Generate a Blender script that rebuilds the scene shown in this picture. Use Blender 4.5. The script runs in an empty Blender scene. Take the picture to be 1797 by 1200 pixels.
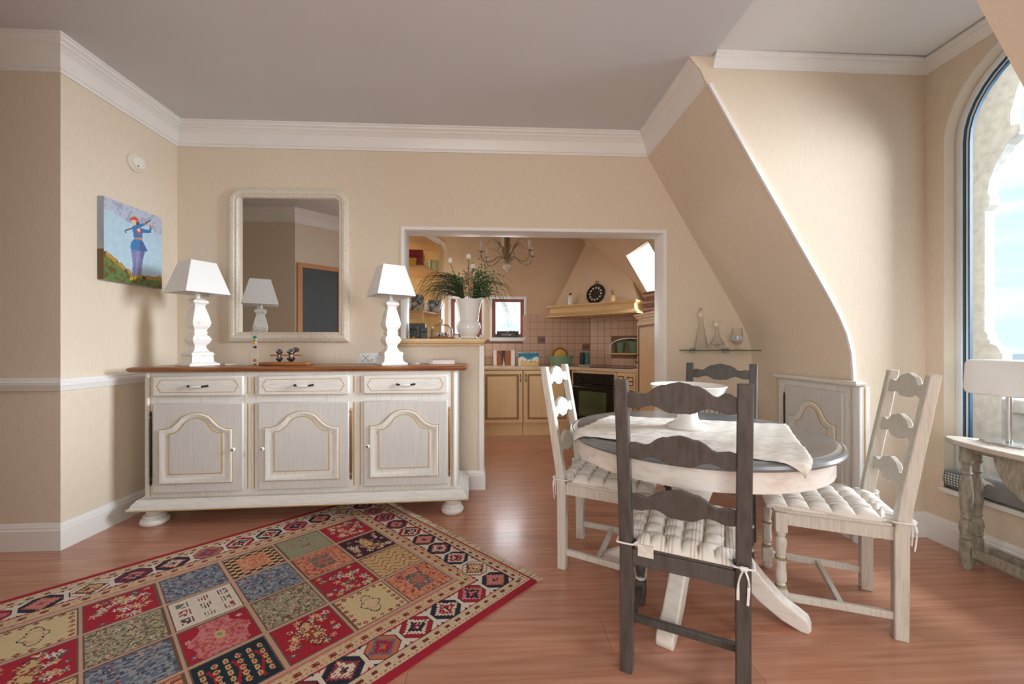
import bpy, math, random
import numpy as np
from mathutils import Vector, Matrix
random.seed(7); rng = np.random.default_rng(7)
PI = math.pi
S = bpy.context.scene
COL = S.collection
# ------------------------------------------------------------------ camera, world, light
F = 707.0
cam = bpy.data.objects.new('camera', bpy.data.cameras.new('camera')); COL.objects.link(cam)
cam.location = (0, 0, 1.12); cam.rotation_euler = (PI/2, 0, math.radians(-2.77))
cam.data.sensor_width = 36; cam.data.lens = F/1797*36; cam.data.shift_y = 6/1797
cam.data.clip_start = .02
S.camera = cam
S.view_settings.view_transform = 'Standard'; S.view_settings.look = 'None'
S.view_settings.gamma = 1; S.view_settings.use_curve_mapping = False
S.view_settings.exposure = 0.14
W = bpy.data.worlds.new('sky'); S.world = W; W.use_nodes = True
nt = W.node_tree; nt.nodes.clear()
def wn(t, **k):
    n = nt.nodes.new(t)
    for a, b in k.items(): setattr(n, a, b)
    return n
tc = wn('ShaderNodeTexCoord'); mp = wn('ShaderNodeMapping'); mp.inputs['Scale'].default_value = (1.5, 1.5, 9)
nz = wn('ShaderNodeTexNoise'); nz.inputs['Scale'].default_value = 2.2; nz.inputs['Detail'].default_value = 5
cr = wn('ShaderNodeValToRGB'); cr.color_ramp.elements[0].position = .42; cr.color_ramp.elements[1].position = .58
cr.color_ramp.elements[0].color = (.70, .86, .96, 1); cr.color_ramp.elements[1].color = (1, 1, 1, 1)
bg = wn('ShaderNodeBackground'); bg.inputs['Strength'].default_value = 1.1
out = wn('ShaderNodeOutputWorld')
L = nt.links.new
L(tc.outputs['Generated'], mp.inputs['Vector']); L(mp.outputs['Vector'], nz.inputs['Vector'])
L(nz.outputs['Fac'], cr.inputs['Fac']); L(cr.outputs['Color'], bg.inputs['Color']); L(bg.outputs[0], out.inputs[0])
def area(name, loc, target, sx, sy, e, col=(1, 1, 1)):
    d = bpy.data.lights.new(name, 'AREA'); d.shape = 'RECTANGLE'; d.size = sx; d.size_y = sy; d.energy = e; d.color = col
    o = bpy.data.objects.new(name, d); COL.objects.link(o); o.location = loc
    o.rotation_euler = (Vector(target)-Vector(loc)).to_track_quat('-Z', 'Y').to_euler()
    return o
area('daylight_dormer_window', (8.5, .75, 3.1), (2.5, 1.74, 1.2), 3.2, 3.8, 2150, (.88, .95, 1))
area('added_rear_fill', (-.5, -2.42, 1.45), (-.3, 3, 1.35), 1.7, 1.8, 56, (1, .985, .965))  # soft fill added behind the camera, standing in an invented window
area('added_side_fill', (2.45, -.75, 1.4), (-2, 1.2, 1.2), 1.0, 1.7, 17, (.95, .98, 1))  # added fill from the right rear, in front of a windowless wall
area('daylight_kitchen_windows', (.0, 5.85, 1.55), (0, 4, 1.3), .9, .5, 16, (.95, .98, 1))
area('added_kitchen_fill', (-1.55, 4.6, 1.7), (2, 4.4, 1.3), 1.2, 1.2, 17, (1, .97, .93))  # added kitchen fill; the left wall has no window here
area('daylight_roof_window', (2.45, 4.15, 2.45), (1.2, 4.2, 1.6), .6, .6, 14, (.95, .98, 1))

# ------------------------------------------------------------------ helpers
def setp(o, label=None, cat=None, group=None, kind=None):
    if label: o['label'] = label
    if cat: o['category'] = cat
    if group: o['group'] = group
    if kind: o['kind'] = kind
    return o
def thing(name, label, cat, loc=(0, 0, 0), rz=0, group=None):
    o = bpy.data.objects.new(name, None); COL.objects.link(o); o.location = loc; o.rotation_euler = (0, 0, rz)
    o.empty_display_size = .05
    return setp(o, label, cat, group)
class MB:
    def __init__(s): s.v = []; s.f = []
    def add(s, v, f):
        b = len(s.v); s.v += [tuple(p) for p in v]; s.f += [tuple(i+b for i in q) for q in f]; return s
    def box(s, x0, x1, y0, y1, z0, z1):
        v = [(x, y, z) for x in (x0, x1) for y in (y0, y1) for z in (z0, z1)]
        return s.add(v, [(0, 1, 3, 2), (4, 6, 7, 5), (0, 4, 5, 1), (2, 3, 7, 6), (0, 2, 6, 4), (1, 5, 7, 3)])
    def lathe(s, prof, n=24, c=(0, 0, 0), a0=0.0, sc=(1, 1)):
        v = []; f = []; m = len(prof)
        for i in range(n):
            a = a0+2*PI*i/n
            for r, z in prof: v.append((c[0]+r*math.cos(a)*sc[0], c[1]+r*math.sin(a)*sc[1], c[2]+z))
        for i in range(n):
            j = (i+1) % n
            for k in range(m-1): f.append((i*m+k, j*m+k, j*m+k+1, i*m+k+1))
        if prof[0][0] > 1e-5 and prof[-1][0] > 1e-5 and abs(prof[0][1]-prof[-1][1]) < 1e-6:
            for i in range(n): j = (i+1) % n; f.append((i*m+m-1, j*m+m-1, j*m, i*m))
        else:
            if prof[0][0] > 1e-5: f.append(tuple(i*m for i in range(n))[::-1])
            if prof[-1][0] > 1e-5: f.append(tuple(i*m+m-1 for i in range(n)))
        return s.add(v, f)
    def tube(s, pts, r, n=8, flat=1.0):
        pts = [Vector(p) for p in pts]; m = len(pts)
        rs = r if isinstance(r, (list, tuple)) else [r]*m
        v = []; f = []; up = Vector((0, 0, 1))
        for i, p in enumerate(pts):
            t = (pts[min(i+1, m-1)]-pts[max(i-1, 0)]).normalized()
            a = t.cross(up)
            if a.length < .05: a = t.cross(Vector((1, 0, 0)))
            a.normalize(); b = a.cross(t)
            for k in range(n):
                q = 2*PI*k/n; v.append(p+rs[i]*(a*math.cos(q)+b*math.sin(q)*flat))
        for i in range(m-1):
            for k in range(n):
                l = (k+1) % n; f.append((i*n+k, i*n+l, (i+1)*n+l, (i+1)*n+k))
        f.append(tuple(range(n))[::-1]); f.append(tuple(range((m-1)*n, m*n)))
        return s.add(v, f)
    def prism(s, poly, d0, d1, mp):
        n = len(poly); v = [mp(a, b, d0) for a, b in poly]+[mp(a, b, d1) for a, b in poly]
        f = [tuple(range(n)), tuple(range(n, 2*n))[::-1]]+[(i, i+n, (i+1) % n+n, (i+1) % n) for i in range(n)]
        return s.add(v, f)
    def sweep(s, path, prof, mp, closed=True, closeprof=True):
        n = len(path); m = len(prof); P = [Vector(p) for p in path]; v = []; f = []
        for i in range(n):
            pr = P[i-1] if (closed or i > 0) else None; nx = P[(i+1) % n] if (closed or i < n-1) else None
            n1 = n2 = None
            if pr is not None: t = (P[i]-pr).normalized(); n1 = Vector((-t.y, t.x))
            if nx is not None: t = (nx-P[i]).normalized(); n2 = Vector((-t.y, t.x))
            if n1 is None: q = n2
            elif n2 is None: q = n1
            else:
                q = n1+n2; q = q/max(q.dot(n1), .3) if q.length > 1e-6 else n1
            for o, d in prof: v.append(mp(P[i].x+q.x*o, P[i].y+q.y*o, d))
        R = range(n if closed else n-1); K = range(m if closeprof else m-1)
        for i in R:
            j = (i+1) % n
            for k in K:
                l = (k+1) % m; f.append((i*m+k, j*m+k, j*m+l, i*m+l))
        if not closed and closeprof: f.append(tuple(range(m))); f.append(tuple(range((n-1)*m, n*m))[::-1])
        return s.add(v, f)
XZ = lambda y0, sg=-1: (lambda a, b, d: (a, y0+sg*d, b))
YZ = lambda x0, sg=1: (lambda a, b, d: (x0+sg*d, a, b))
XY = lambda z0=0: (lambda a, b, d: (a, b, z0+d))
import bmesh
def obj(name, mb, mat, parent=None, smooth=35, bevel=0, segs=2, fix=True):
    me = bpy.data.meshes.new(name); me.from_pydata(mb.v, [], mb.f)
    if fix:
        bm = bmesh.new(); bm.from_mesh(me); bmesh.ops.recalc_face_normals(bm, faces=bm.faces); bm.to_mesh(me); bm.free()
    me.materials.append(mat)
    if smooth:
        me.polygons.foreach_set('use_smooth', [True]*len(me.polygons)); me.set_sharp_from_angle(angle=math.radians(smooth))
    o = bpy.data.objects.new(name, me); COL.objects.link(o)
    if parent: o.parent = parent
    if bevel:
        b = o.modifiers.new('bevel', 'BEVEL'); b.width = bevel; b.segments = segs; b.limit_method = 'ANGLE'; b.angle_limit = math.radians(40)
    return o
def struct(name, mb, mat, parent=None, smooth=30, **k):
    o = obj(name, mb, mat, parent, smooth, **k)
    if not parent: o['kind'] = 'structure'
    return o
def dup(o, parent=None):
    c = o.copy(); COL.objects.link(c); c.parent = parent
    for ch in list(o.children): dup(ch, c)
    return c
def spline(pts, n=8):
    P = [Vector(p) for p in pts]; o = []
    for i in range(len(P)-1):
        a = P[max(i-1, 0)]; b = P[i]; c = P[i+1]; d = P[min(i+2, len(P)-1)]
        for k in range(n):
            t = k/n; o.append(.5*((2*b)+(c-a)*t+(2*a-5*b+4*c-d)*t*t+(3*b-a-3*c+d)*t**3))
    o.append(P[-1]); return o
# ---- materials
def srgb(r, g, b): return tuple(((c/255+.055)/1.055)**2.4 if c > 10 else c/255/12.92 for c in (r, g, b))+(1,)
def mat(name, col, rough=.6, metal=0, var=.08, scale=12, stretch=(1, 1, 1), bump=0, bscale=None, col2=None, thr=None, spec=None, coat=0):
    m = bpy.data.materials.new(name); m.use_nodes = True; t = m.node_tree; N = t.nodes; b = N['Principled BSDF']
    b.inputs['Roughness'].default_value = rough; b.inputs['Metallic'].default_value = metal
    if spec is not None: b.inputs['Specular IOR Level'].default_value = spec
    if coat: b.inputs['Coat Weight'].default_value = coat; b.inputs['Coat Roughness'].default_value = .15
    tc = N.new('ShaderNodeTexCoord'); mp = N.new('ShaderNodeMapping'); mp.inputs['Scale'].default_value = stretch
    nz = N.new('ShaderNodeTexNoise'); nz.inputs['Scale'].default_value = scale; nz.inputs['Detail'].default_value = 4
    t.links.new(tc.outputs['Object'], mp.inputs['Vector']); t.links.new(mp.outputs['Vector'], nz.inputs['Vector'])
    rp = N.new('ShaderNodeValToRGB'); e = rp.color_ramp.elements
    c = np.array(col[:3]); lo = c*(1-var) if col2 is None else np.array(col2[:3]); hi = np.minimum(c*(1+var), 1) if col2 is None else c
    e[0].color = (*lo, 1); e[1].color = (*hi, 1); e[0].position, e[1].position = thr or (.3, .7)
    t.links.new(nz.outputs['Fac'], rp.inputs['Fac']); t.links.new(rp.outputs['Color'], b.inputs['Base Color'])
    if bump:
        bp = N.new('ShaderNodeBump'); bp.inputs['Strength'].default_value = bump; bp.inputs['Distance'].default_value = .004
        n2 = nz
        if bscale:
            n2 = N.new('ShaderNodeTexNoise'); n2.inputs['Scale'].default_value = bscale; t.links.new(mp.outputs['Vector'], n2.inputs['Vector'])
        t.links.new(n2.outputs['Fac'], bp.inputs['Height']); t.links.new(bp.outputs['Normal'], b.inputs['Normal'])
    return m
def glassmat(name, col=(1, 1, 1, 1), rough=0, thin=False):
    m = bpy.data.materials.new(name); m.use_nodes = True; t = m.node_tree; N = t.nodes
    if thin:
        N.clear(); o = N.new('ShaderNodeOutputMaterial'); mx = N.new('ShaderNodeMixShader'); tr = N.new('ShaderNodeBsdfTransparent')
        tr.inputs[0].default_value = col; gl = N.new('ShaderNodeBsdfGlossy'); gl.inputs['Roughness'].default_value = .02
        fr = N.new('ShaderNodeFresnel'); fr.inputs[0].default_value = 1.3
        ml = N.new('ShaderNodeMath'); ml.operation = 'MULTIPLY'; ml.inputs[1].default_value = .45; t.links.new(fr.outputs[0], ml.inputs[0]); t.links.new(ml.outputs[0], mx.inputs[0]); t.links.new(tr.outputs[0], mx.inputs[1]); t.links.new(gl.outputs[0], mx.inputs[2]); t.links.new(mx.outputs[0], o.inputs[0])
    else:
        b = N['Principled BSDF']; b.inputs['Base Color'].default_value = col; b.inputs['Transmission Weight'].default_value = 1; b.inputs['Roughness'].default_value = rough
    return m
def attrmat(name, rough=.8, bump=0):
    m = bpy.data.materials.new(name); m.use_nodes = True; t = m.node_tree; N = t.nodes; b = N['Principled BSDF']; b.inputs['Roughness'].default_value = rough
    a = N.new('ShaderNodeAttribute'); a.attribute_name = 'print'; t.links.new(a.outputs['Color'], b.inputs['Base Color'])
    if bump:
        nz = N.new('ShaderNodeTexNoise'); nz.inputs['Scale'].default_value = 600; bp = N.new('ShaderNodeBump'); bp.inputs['Strength'].default_value = bump; bp.inputs['Distance'].default_value = .003
        tc = N.new('ShaderNodeTexCoord'); t.links.new(tc.outputs['Object'], nz.inputs['Vector']); t.links.new(nz.outputs['Fac'], bp.inputs['Height']); t.links.new(bp.outputs['Normal'], b.inputs['Normal'])
    return m
M = {}
M['wall'] = mat('cream_wallpaper', srgb(225, 209, 188), .85, var=.025, scale=60, stretch=(1, 1, .25), bump=.12, bscale=180)
M['wall_lit'] = M['wall']
M['kwall'] = mat('kitchen_paint', srgb(216, 188, 158), .85, var=.03, scale=4)
M['ceil'] = mat('ceiling_paint', srgb(214, 215, 217), .9, var=.015, scale=3)
M['white'] = mat('white_gloss_trim', srgb(238, 235, 231), .35, var=.02, scale=5)
M['jamb'] = mat('window_white', srgb(232, 236, 238), .3, var=.02)
M['blue'] = mat('window_seal_blue', srgb(46, 82, 108), .35)
M['plank'] = None
M['stone'] = mat('pale_stone', srgb(172, 169, 163), .9, var=.16, scale=22, bump=.5, bscale=40)
M['sea'] = mat('sea', srgb(150, 175, 190), .3)
M['cream'] = mat('cream_painted_wood', srgb(224, 221, 214), .45, scale=60, stretch=(2, 2, .2), col2=srgb(206, 201, 191), thr=(.25, .5), bump=.05)
M['creamh'] = mat('cream_painted_rail', srgb(225, 222, 215), .45, scale=60, stretch=(.2, 2, 2), col2=srgb(206, 201, 191), thr=(.25, .5), bump=.05)
M['greige'] = mat('grey_cream_panel', srgb(212, 209, 204), .5, scale=80, stretch=(2, 2, .08), col2=srgb(201, 198, 193), thr=(.3, .65), bump=.06)
M['gold'] = mat('ochre_line', srgb(188, 152, 88), .5)
M['oak'] = mat('honey_oak', srgb(158, 96, 52), .35, scale=16, stretch=(.25, 3, 3), col2=srgb(116, 66, 34), thr=(.3, .65), bump=.05, coat=.2)
M['iron'] = mat('dark_iron', srgb(58, 50, 44), .45, metal=.7)
M['brass'] = mat('brass', srgb(150, 105, 55), .4, metal=.8)
M['porcelain'] = mat('porcelain', srgb(240, 238, 234), .12, var=.01, coat=.3)
M['lampwhite'] = mat('chalk_white_wood', srgb(240, 237, 231), .5, scale=25, col2=srgb(215, 208, 198), thr=(.25, .42))
M['shade'] = mat('white_fabric', srgb(238, 236, 233), .85, var=.02, scale=200, bump=.1)
M['mframe'] = mat('patina_cream', srgb(222, 212, 196), .45, scale=60, col2=srgb(204, 190, 168), thr=(.3, .5), bump=.05)
M['mirror'] = mat('mirror_silver', (.86, .86, .86, 1), .0, metal=1, var=0)
M['charcoal'] = mat('charcoal_paint', srgb(84, 80, 77), .42, scale=30, stretch=(2, 2, .3), col2=srgb(70, 62, 57), thr=(.3, .6), bump=.06)
M['chair'] = mat('pale_grey_wood', srgb(212, 207, 197), .45, scale=70, stretch=(2, 2, .15), col2=srgb(196, 188, 176), thr=(.3, .55), bump=.04)
M['moss'] = mat('moss_ring', srgb(150, 140, 105), .6)
M['tabletop'] = mat('grey_satin_top', srgb(118, 124, 128), .3, scale=14, stretch=(.3, 3, 1), var=.12, coat=1)
M['tablewhite'] = mat('white_table_paint', srgb(236, 231, 224), .4, scale=16, stretch=(1, 1, 3), col2=srgb(218, 206, 194), thr=(.25, .5))
M['agedgreen'] = mat('aged_grey_green', srgb(158, 151, 136), .6, scale=70, stretch=(1, 1, .3), col2=srgb(124, 115, 99), thr=(.32, .6), bump=.1)
M['agedtop'] = mat('aged_grey_top', srgb(188, 176, 164), .5, scale=18, stretch=(.3, 2, 1), var=.1)
M['chrome'] = mat('brushed_steel', srgb(200, 200, 200), .22, metal=1, var=.03)
M['opal'] = mat('opal_glass', srgb(240, 242, 243), .25, var=.01)
M['linen'] = mat('crinkled_linen', srgb(228, 222, 213), .9, scale=30, stretch=(1, 2.5, 1), col2=srgb(204, 196, 186), thr=(.3, .55), bump=.6, bscale=40)
M['glass'] = glassmat('clear_glass'); M['pane'] = glassmat('window_pane', (.97, .985, 1, 1), thin=True)
M['shelfglass'] = glassmat('shelf_glass', (.86, .93, .89, 1), thin=True)
M['glassedge'] = mat('green_glass_edge', srgb(84, 96, 78), .2)
M['thinglass'] = glassmat('thin_glass', (.975, .98, .98, 1), thin=True)
M['kcream'] = mat('kitchen_cream', srgb(228, 196, 148), .45, scale=12, stretch=(2, 2, .3), var=.05)
M['kbrown'] = mat('brown_glaze_line', srgb(128, 82, 48), .5)
M['ktop'] = mat('worktop', srgb(206, 178, 146), .4, scale=30, var=.08)
M['tile'] = mat('terracotta_pink_tile', srgb(206, 170, 146), .3, scale=5, var=.08)
M['grout'] = mat('brown_grout', srgb(134, 98, 78), .9)
M['black'] = mat('black_enamel', srgb(18, 16, 15), .15, var=0)
M['ovenglass'] = mat('oven_glass', srgb(70, 84, 56), .08, var=.3, scale=4)
M['redwood'] = mat('red_brown_frame', srgb(142, 72, 52), .4, scale=14, stretch=(2, 2, .3), var=.12)
M['beam'] = mat('pale_oak_beam', srgb(214, 178, 128), .5, scale=10, stretch=(.3, 2, 2), var=.1)
M['green'] = mat('sage_enamel', srgb(122, 146, 116), .35, var=.05)
M['teal'] = mat('teal', srgb(52, 130, 130), .35)
M['dark'] = mat('dark_card', srgb(52, 54, 52), .5)
M['red'] = mat('red_lacquer', srgb(142, 28, 34), .35)
M['yellow'] = mat('yellow_tin', srgb(216, 172, 66), .4)
M['mug'] = mat('pale_green_glaze', srgb(208, 206, 150), .25)
M['leaf'] = mat('grass_leaf', srgb(58, 72, 44), .5, var=.35, scale=9)
M['leaf2'] = mat('bushy_leaf', srgb(78, 122, 74), .5, var=.4, scale=15)
M['berry'] = mat('dried_seed', srgb(196, 156, 120), .7, var=.2, scale=60)
M['bloom'] = mat('white_bloom', srgb(238, 234, 224), .8)
M['chand'] = mat('verdigris_gilt', srgb(142, 122, 86), .45, var=.25, scale=20)
M['bulb'] = mat('bulb_glass', srgb(235, 232, 228), .15)
M['slate'] = mat('slate_door', srgb(72, 78, 82), .35, var=.06, scale=6)
M['doorwood'] = mat('orange_wood', srgb(206, 142, 92), .4, scale=10, stretch=(2, 2, .2), var=.1)
M['greyfab'] = mat('grey_fabric', srgb(146, 147, 148), .9, var=.05, scale=90)
M['fringe'] = mat('ecru_yarn', srgb(214, 200, 168), .9, var=.1)
M['plastic'] = mat('ivory_plastic', srgb(232, 226, 214), .4, var=.01)
M['wicker'] = mat('wicker', srgb(150, 96, 50), .7, var=.3, scale=60)
M['pinkbook'] = mat('mauve_cloth', srgb(196, 170, 170), .7)
M['paper'] = mat('paper', srgb(226, 214, 206), .8)
M['steelball'] = mat('dark_steel', srgb(150, 148, 150), .18, metal=1)
M['print'] = attrmat('printed_surface', .6); M['rug'] = attrmat('rug_pile', .95, .6)
M['rugred'] = mat('rug_red', srgb(150, 24, 48), .95)
# wooden floor boards (one tone per board)
def plankmat():
    m = mat('cherry_board', srgb(205, 152, 126), .30, scale=11, stretch=(.22, 4.0, 1), col2=srgb(174, 116, 91), thr=(.28, .74), bump=.05, coat=.25)
    t = m.node_tree; b = t.nodes['Principled BSDF']; lk = b.inputs['Base Color'].links[0].from_socket
    oi = t.nodes.new('ShaderNodeObjectInfo'); hs = t.nodes.new('ShaderNodeHueSaturation'); mr = t.nodes.new('ShaderNodeMapRange')
    mr.inputs['To Min'].default_value = .93; mr.inputs['To Max'].default_value = 1.07
    t.links.new(oi.outputs['Random'], mr.inputs['Value']); t.links.new(mr.outputs['Result'], hs.inputs['Value']); t.links.new(lk, hs.inputs['Color']); t.links.new(hs.outputs['Color'], b.inputs['Base Color'])
    ad = t.nodes.new('ShaderNodeVectorMath'); ad.operation = 'ADD'; mpn = [n for n in t.nodes if n.type == 'MAPPING'][0]; tcn = [n for n in t.nodes if n.type == 'TEX_COORD'][0]
    t.links.new(tcn.outputs['Object'], ad.inputs[0]); t.links.new(oi.outputs['Location'], ad.inputs[1]); t.links.new(ad.outputs[0], mpn.inputs['Vector'])
    return m
M['plank'] = plankmat()
def cushmat():
    m = mat('striped_cotton', srgb(230, 226, 219), .9, var=.03, scale=120); t = m.node_tree; b = t.nodes['Principled BSDF']; lk = b.inputs['Base Color'].links[0].from_socket
    tc = [n for n in t.nodes if n.type == 'TEX_COORD'][0]
    a = t.nodes.new('ShaderNodeTexWave'); a.bands_direction = 'X'; a.inputs['Scale'].default_value = 28; a.inputs['Distortion'].default_value = .3
    a2 = t.nodes.new('ShaderNodeTexWave'); a2.bands_direction = 'X'; a2.inputs['Scale'].default_value = 3.6
    r = t.nodes.new('ShaderNodeValToRGB'); r.color_ramp.elements[0].position = .5; r.color_ramp.elements[1].position = .72
    r2 = t.nodes.new('ShaderNodeValToRGB'); r2.color_ramp.elements[0].position = .45; r2.color_ramp.elements[1].position = .55
    mu = t.nodes.new('ShaderNodeMath'); mu.operation = 'MULTIPLY'; mx = t.nodes.new('ShaderNodeMixRGB'); mx.inputs[2].default_value = srgb(203, 192, 180)
    for w in (a, a2): t.links.new(tc.outputs['Object'], w.inputs['Vector'])
    t.links.new(a.outputs['Fac'], r.inputs[0]); t.links.new(a2.outputs['Fac'], r2.inputs[0]); t.links.new(r.outputs[0], mu.inputs[0]); t.links.new(r2.outputs[0], mu.inputs[1])
    t.links.new(mu.outputs[0], mx.inputs[0]); t.links.new(lk, mx.inputs[1]); t.links.new(mx.outputs[0], b.inputs['Base Color'])
    return m
M['cushion'] = cushmat()
# ---- flat prints: a grid of coloured cells
def printgrid(name, w, h, nx, ny, cols, mp, parent=None, mtl=None):
    x = np.linspace(0, w, nx+1); y = np.linspace(0, h, ny+1)
    v = [mp(a, b, 0) for b in y for a in x]
    i = np.arange(nx)[None, :]+np.arange(ny)[:, None]*(nx+1); i = i.ravel()
    f = np.stack([i, i+1, i+nx+2, i+nx+1], 1)
    me = bpy.data.meshes.new(name); me.from_pydata(v, [], f.tolist())
    at = me.attributes.new('print', 'FLOAT_COLOR', 'FACE')
    c = np.ones((ny*nx, 4), np.float32); c[:, :3] = cols.reshape(-1, 3); at.data.foreach_set('color', c.ravel())
    me.materials.append(mtl or M['print'])
    o = bpy.data.objects.new(name, me); COL.objects.link(o)
    if parent: o.parent = parent
    return o
def C3(r, g, b): return np.array(srgb(r, g, b)[:3])
def inpoly(X, Y, poly):
    r = np.zeros(X.shape, bool); n = len(poly); j = n-1
    for i in range(n):
        (xi, yi), (xj, yj) = poly[i], poly[j]
        c = ((yi > Y) != (yj > Y)) & (X < (xj-xi)*(Y-yi)/((yj-yi) or 1e-9)+xi); r ^= c; j = i
    return r
def inline(X, Y, p, q, w):
    d = np.array(q)-np.array(p); l2 = (d**2).sum(); t = np.clip(((X-p[0])*d[0]+(Y-p[1])*d[1])/l2, 0, 1)
    return np.hypot(X-p[0]-t*d[0], Y-p[1]-t*d[1]) < w

# ------------------------------------------------------------------ the room
XL, YB, YBK, YD, YN, XW, XK, YK, CE = -2.37, 3.15, 3.31, 2.25, 1.17, 2.544, 2.095, 5.55, 2.772
PROF = [(1.235, CE), (1.235, 2.611), (1.438, 2.262), (1.785, 1.68), (1.93, 1.435), (2.005, 1.30), (2.055, 1.19), (2.083, 1.08), (2.095, .95), (2.095, 0)]
fl = struct('floor', MB().box(-4.4, 2.8, -2.7, 5.8, -.1, -.005), M['plank'])
pk = {}
pi = 0
pw = .193
for r in range(29):
    y0 = -.1+r*pw; off = (r*.47) % 1.2; x = -3.0-off
    while x < 2.6:
        ln = 1.2
        x0 = max(x, -3.0); x1 = min(x+ln, 2.62)
        if x1-x0 > .05:
            key = round(x1-x0, 3)
            if key not in pk:
                o = obj('plank', MB().box(.0006, x1-x0-.0006, .0006, pw-.0006, -.006, 0), M['plank'], fl, smooth=0)
                pk[key] = o
            else:
                o = pk[key].copy(); COL.objects.link(o); o.parent = fl
            o.location = (x0, y0, 0)
        x += ln
def wallp(name, poly, d0, d1, mp, m='wall', **k): return struct(name, MB().prism(poly, d0, d1, mp), M[m], **k)
wallp('wall_front_left', [(-4.3, 0), (XL, 0), (XL, 2.9), (-4.3, 2.9)], 0, .1, XZ(2.33, 1))
struct('wall_left', MB().box(XL-.1, XL, 2.43, YB, 0, 2.9), M['wall'])
wallp('wall_back', [(-2.47, 0), (-.072, 0), (-.072, 1.118), (-.70, 1.118), (-.70, 2.033), (1.378, 2.033), (1.378, 0), (2.3, 0), (2.3, 2.9), (-2.47, 2.9)], 0, YBK-YB, XZ(YB, 1))
struct('ceiling', MB().box(-4.4, 1.25, -2.7, 5.8, CE, 2.9), M['ceil'])
cd = MB(); cd.prism([(1.25, CE+.012), (2.7, CE+.02), (2.7, 2.95), (1.25, 2.95)], 1.0, 2.4, lambda a, b, d: (a, d, b)); struct('ceiling_dormer', cd, mat('dormer_ceiling_paint', srgb(232, 232, 231), .9, var=.015, scale=3))
def slope(name, y0, y1, hole=None, m='wall', mtl=None):
    pr = PROF; th = .12; mb = MB()
    n = len(pr); inner = pr; outer = [(x+th, z+.03) for x, z in pr]
    poly = inner+outer[::-1]
    mb.prism(poly, y0, y1, lambda a, b, d: (a, d, b)); return struct(name, mb, M[m], smooth=25)
slope('wall_right_slope', YD+.001, YB)
slope('wall_near_slope', .35, YN-.001); slope('wall_rear_slope', -2.6, -1.35)
# dormer cheeks
CP = [(0, -.157), (.010, -.157), (.013, -.142), (.020, -.138), (.026, -.118), (.048, -.072), (.072, -.048), (.080, -.044), (.080, -.034), (.096, -.024), (.098, -.012), (.106, -.010), (.106, 0), (0, 0)]
ck = [(1.235-a, CE+b) for a, b in CP[:-1]][::-1]+[(x+.002, z) for x, z in PROF[2:]]+[(XW+.12, 0), (XW+.12, 2.9), (1.129, 2.9)]
wallp('wall_dormer', ck, 0, .012, XZ(YD, 1))
wallp('wall_dormer_near', ck, 0, -.012, XZ(YN, 1))
bead = MB()
bp = [(x, z) for x, z in PROF[1:]]
bead.sweep(bp, [(-.004, -.004), (.016, -.004), (.016, .012), (-.004, .012)], XZ(YD, -1), closed=False)
struct('trim_1', bead, M['white'])
# window wall with arched opening
wc, wr, wz, sill = (YN+YD)/2, .444, 2.25, .325
def arch(c, r, z0, zc, n=20):
    return [(c+r, z0)]+[(c+r*math.cos(a), zc+r*math.sin(a)) for a in np.linspace(0, PI, n)]+[(c-r, z0)]
ap = arch(wc, wr, sill, wz)
wp = [(YN-.1, 0), (wc-wr-.0, 0)]
poly = [(YN-.1, 2.95), (YN-.1, 0), (YD+.1, 0), (YD+.1, 2.95), (wc+.001, 2.95)]+[(wc+.001, wz+wr)]+[p for p in ap if p[0] >= wc][::-1]+[p for p in ap if p[0] < wc][::-1]+[(wc-.001, wz+wr), (wc-.001, 2.95)]
wallp('wall_window', poly, 0, .16, YZ(XW, 1), smooth=25)
w1 = thing('window_1', None, None, (0, 0, 0)); w1['kind'] = 'structure'
apc = arch(wc, wr-.001, sill, wz)   # CCW when seen as (y,z)
obj('window_frame', MB().sweep(apc, [(0, .070), (.026, .070), (.029, .075), (.029, .125), (0, .125)], YZ(XW)), M['jamb'], w1)
obj('glazing_seal', MB().sweep(apc, [(.0295, .078), (.037, .078), (.037, .12), (.0295, .12)], YZ(XW)), M['blue'], w1)
obj('sash', MB().sweep(apc, [(.0375, .086), (.040, .084), (.043, .086), (.043, .115), (.0375, .115)], YZ(XW)), M['jamb'], w1)
obj('sash_seal', MB().sweep(apc, [(.0435, .092), (.050, .092), (.050, .11), (.0435, .11)], YZ(XW)), M['blue'], w1)
obj('pane', MB().prism(arch(wc, wr-.045, sill+.045, wz), .098, .104, YZ(XW)), M['pane'], w1)
struct('trim_2', MB().box(XW-.03, XW+.075, wc-wr-.02, wc+wr+.005, sill-.025, sill), M['white'], bevel=.004)
# rear part of the room (behind the camera, seen in the mirror and by the light)
wallp('wall_rear', [(-2.0, 2.9), (-2.0, 0), (2.3, 0), (2.3, 2.9), (-.499, 2.9), (-.499, 2.35), (.4, 2.35), (.4, .55), (-1.4, .55), (-1.4, 2.35), (-.501, 2.35), (-.501, 2.9)], 0, .1, XZ(-2.5, -1))  # opening invented to go with the added rear fill
struct('wall_side', MB().box(-1.55, -1.45, -2.6, .323, 0, 2.9), M['wall'])  # unseen wall, set further into the room to block rear light
wallp('wall_alcove', [(-4.3, 0), (-2.4, 0), (-2.4, 2.9), (-4.3, 2.9)], 0, .1, XZ(1.25, -1))
struct('wall_alcove_end', MB().box(-4.4, -4.3, 1.1, 2.4, 0, 2.9), M['wall'])
wallp('wall_diagonal', [(-2.4, 1.25), (-1.45, .323), (-1.52, .253), (-2.47, 1.18)], 0, 2.9, XY(0))  # lengthened beyond its mirrored part to block rear light
struct('wall_side_dormer', MB().box(2.6, 2.7, -1.4, .4, 0, 2.9), M['wall'])
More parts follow.
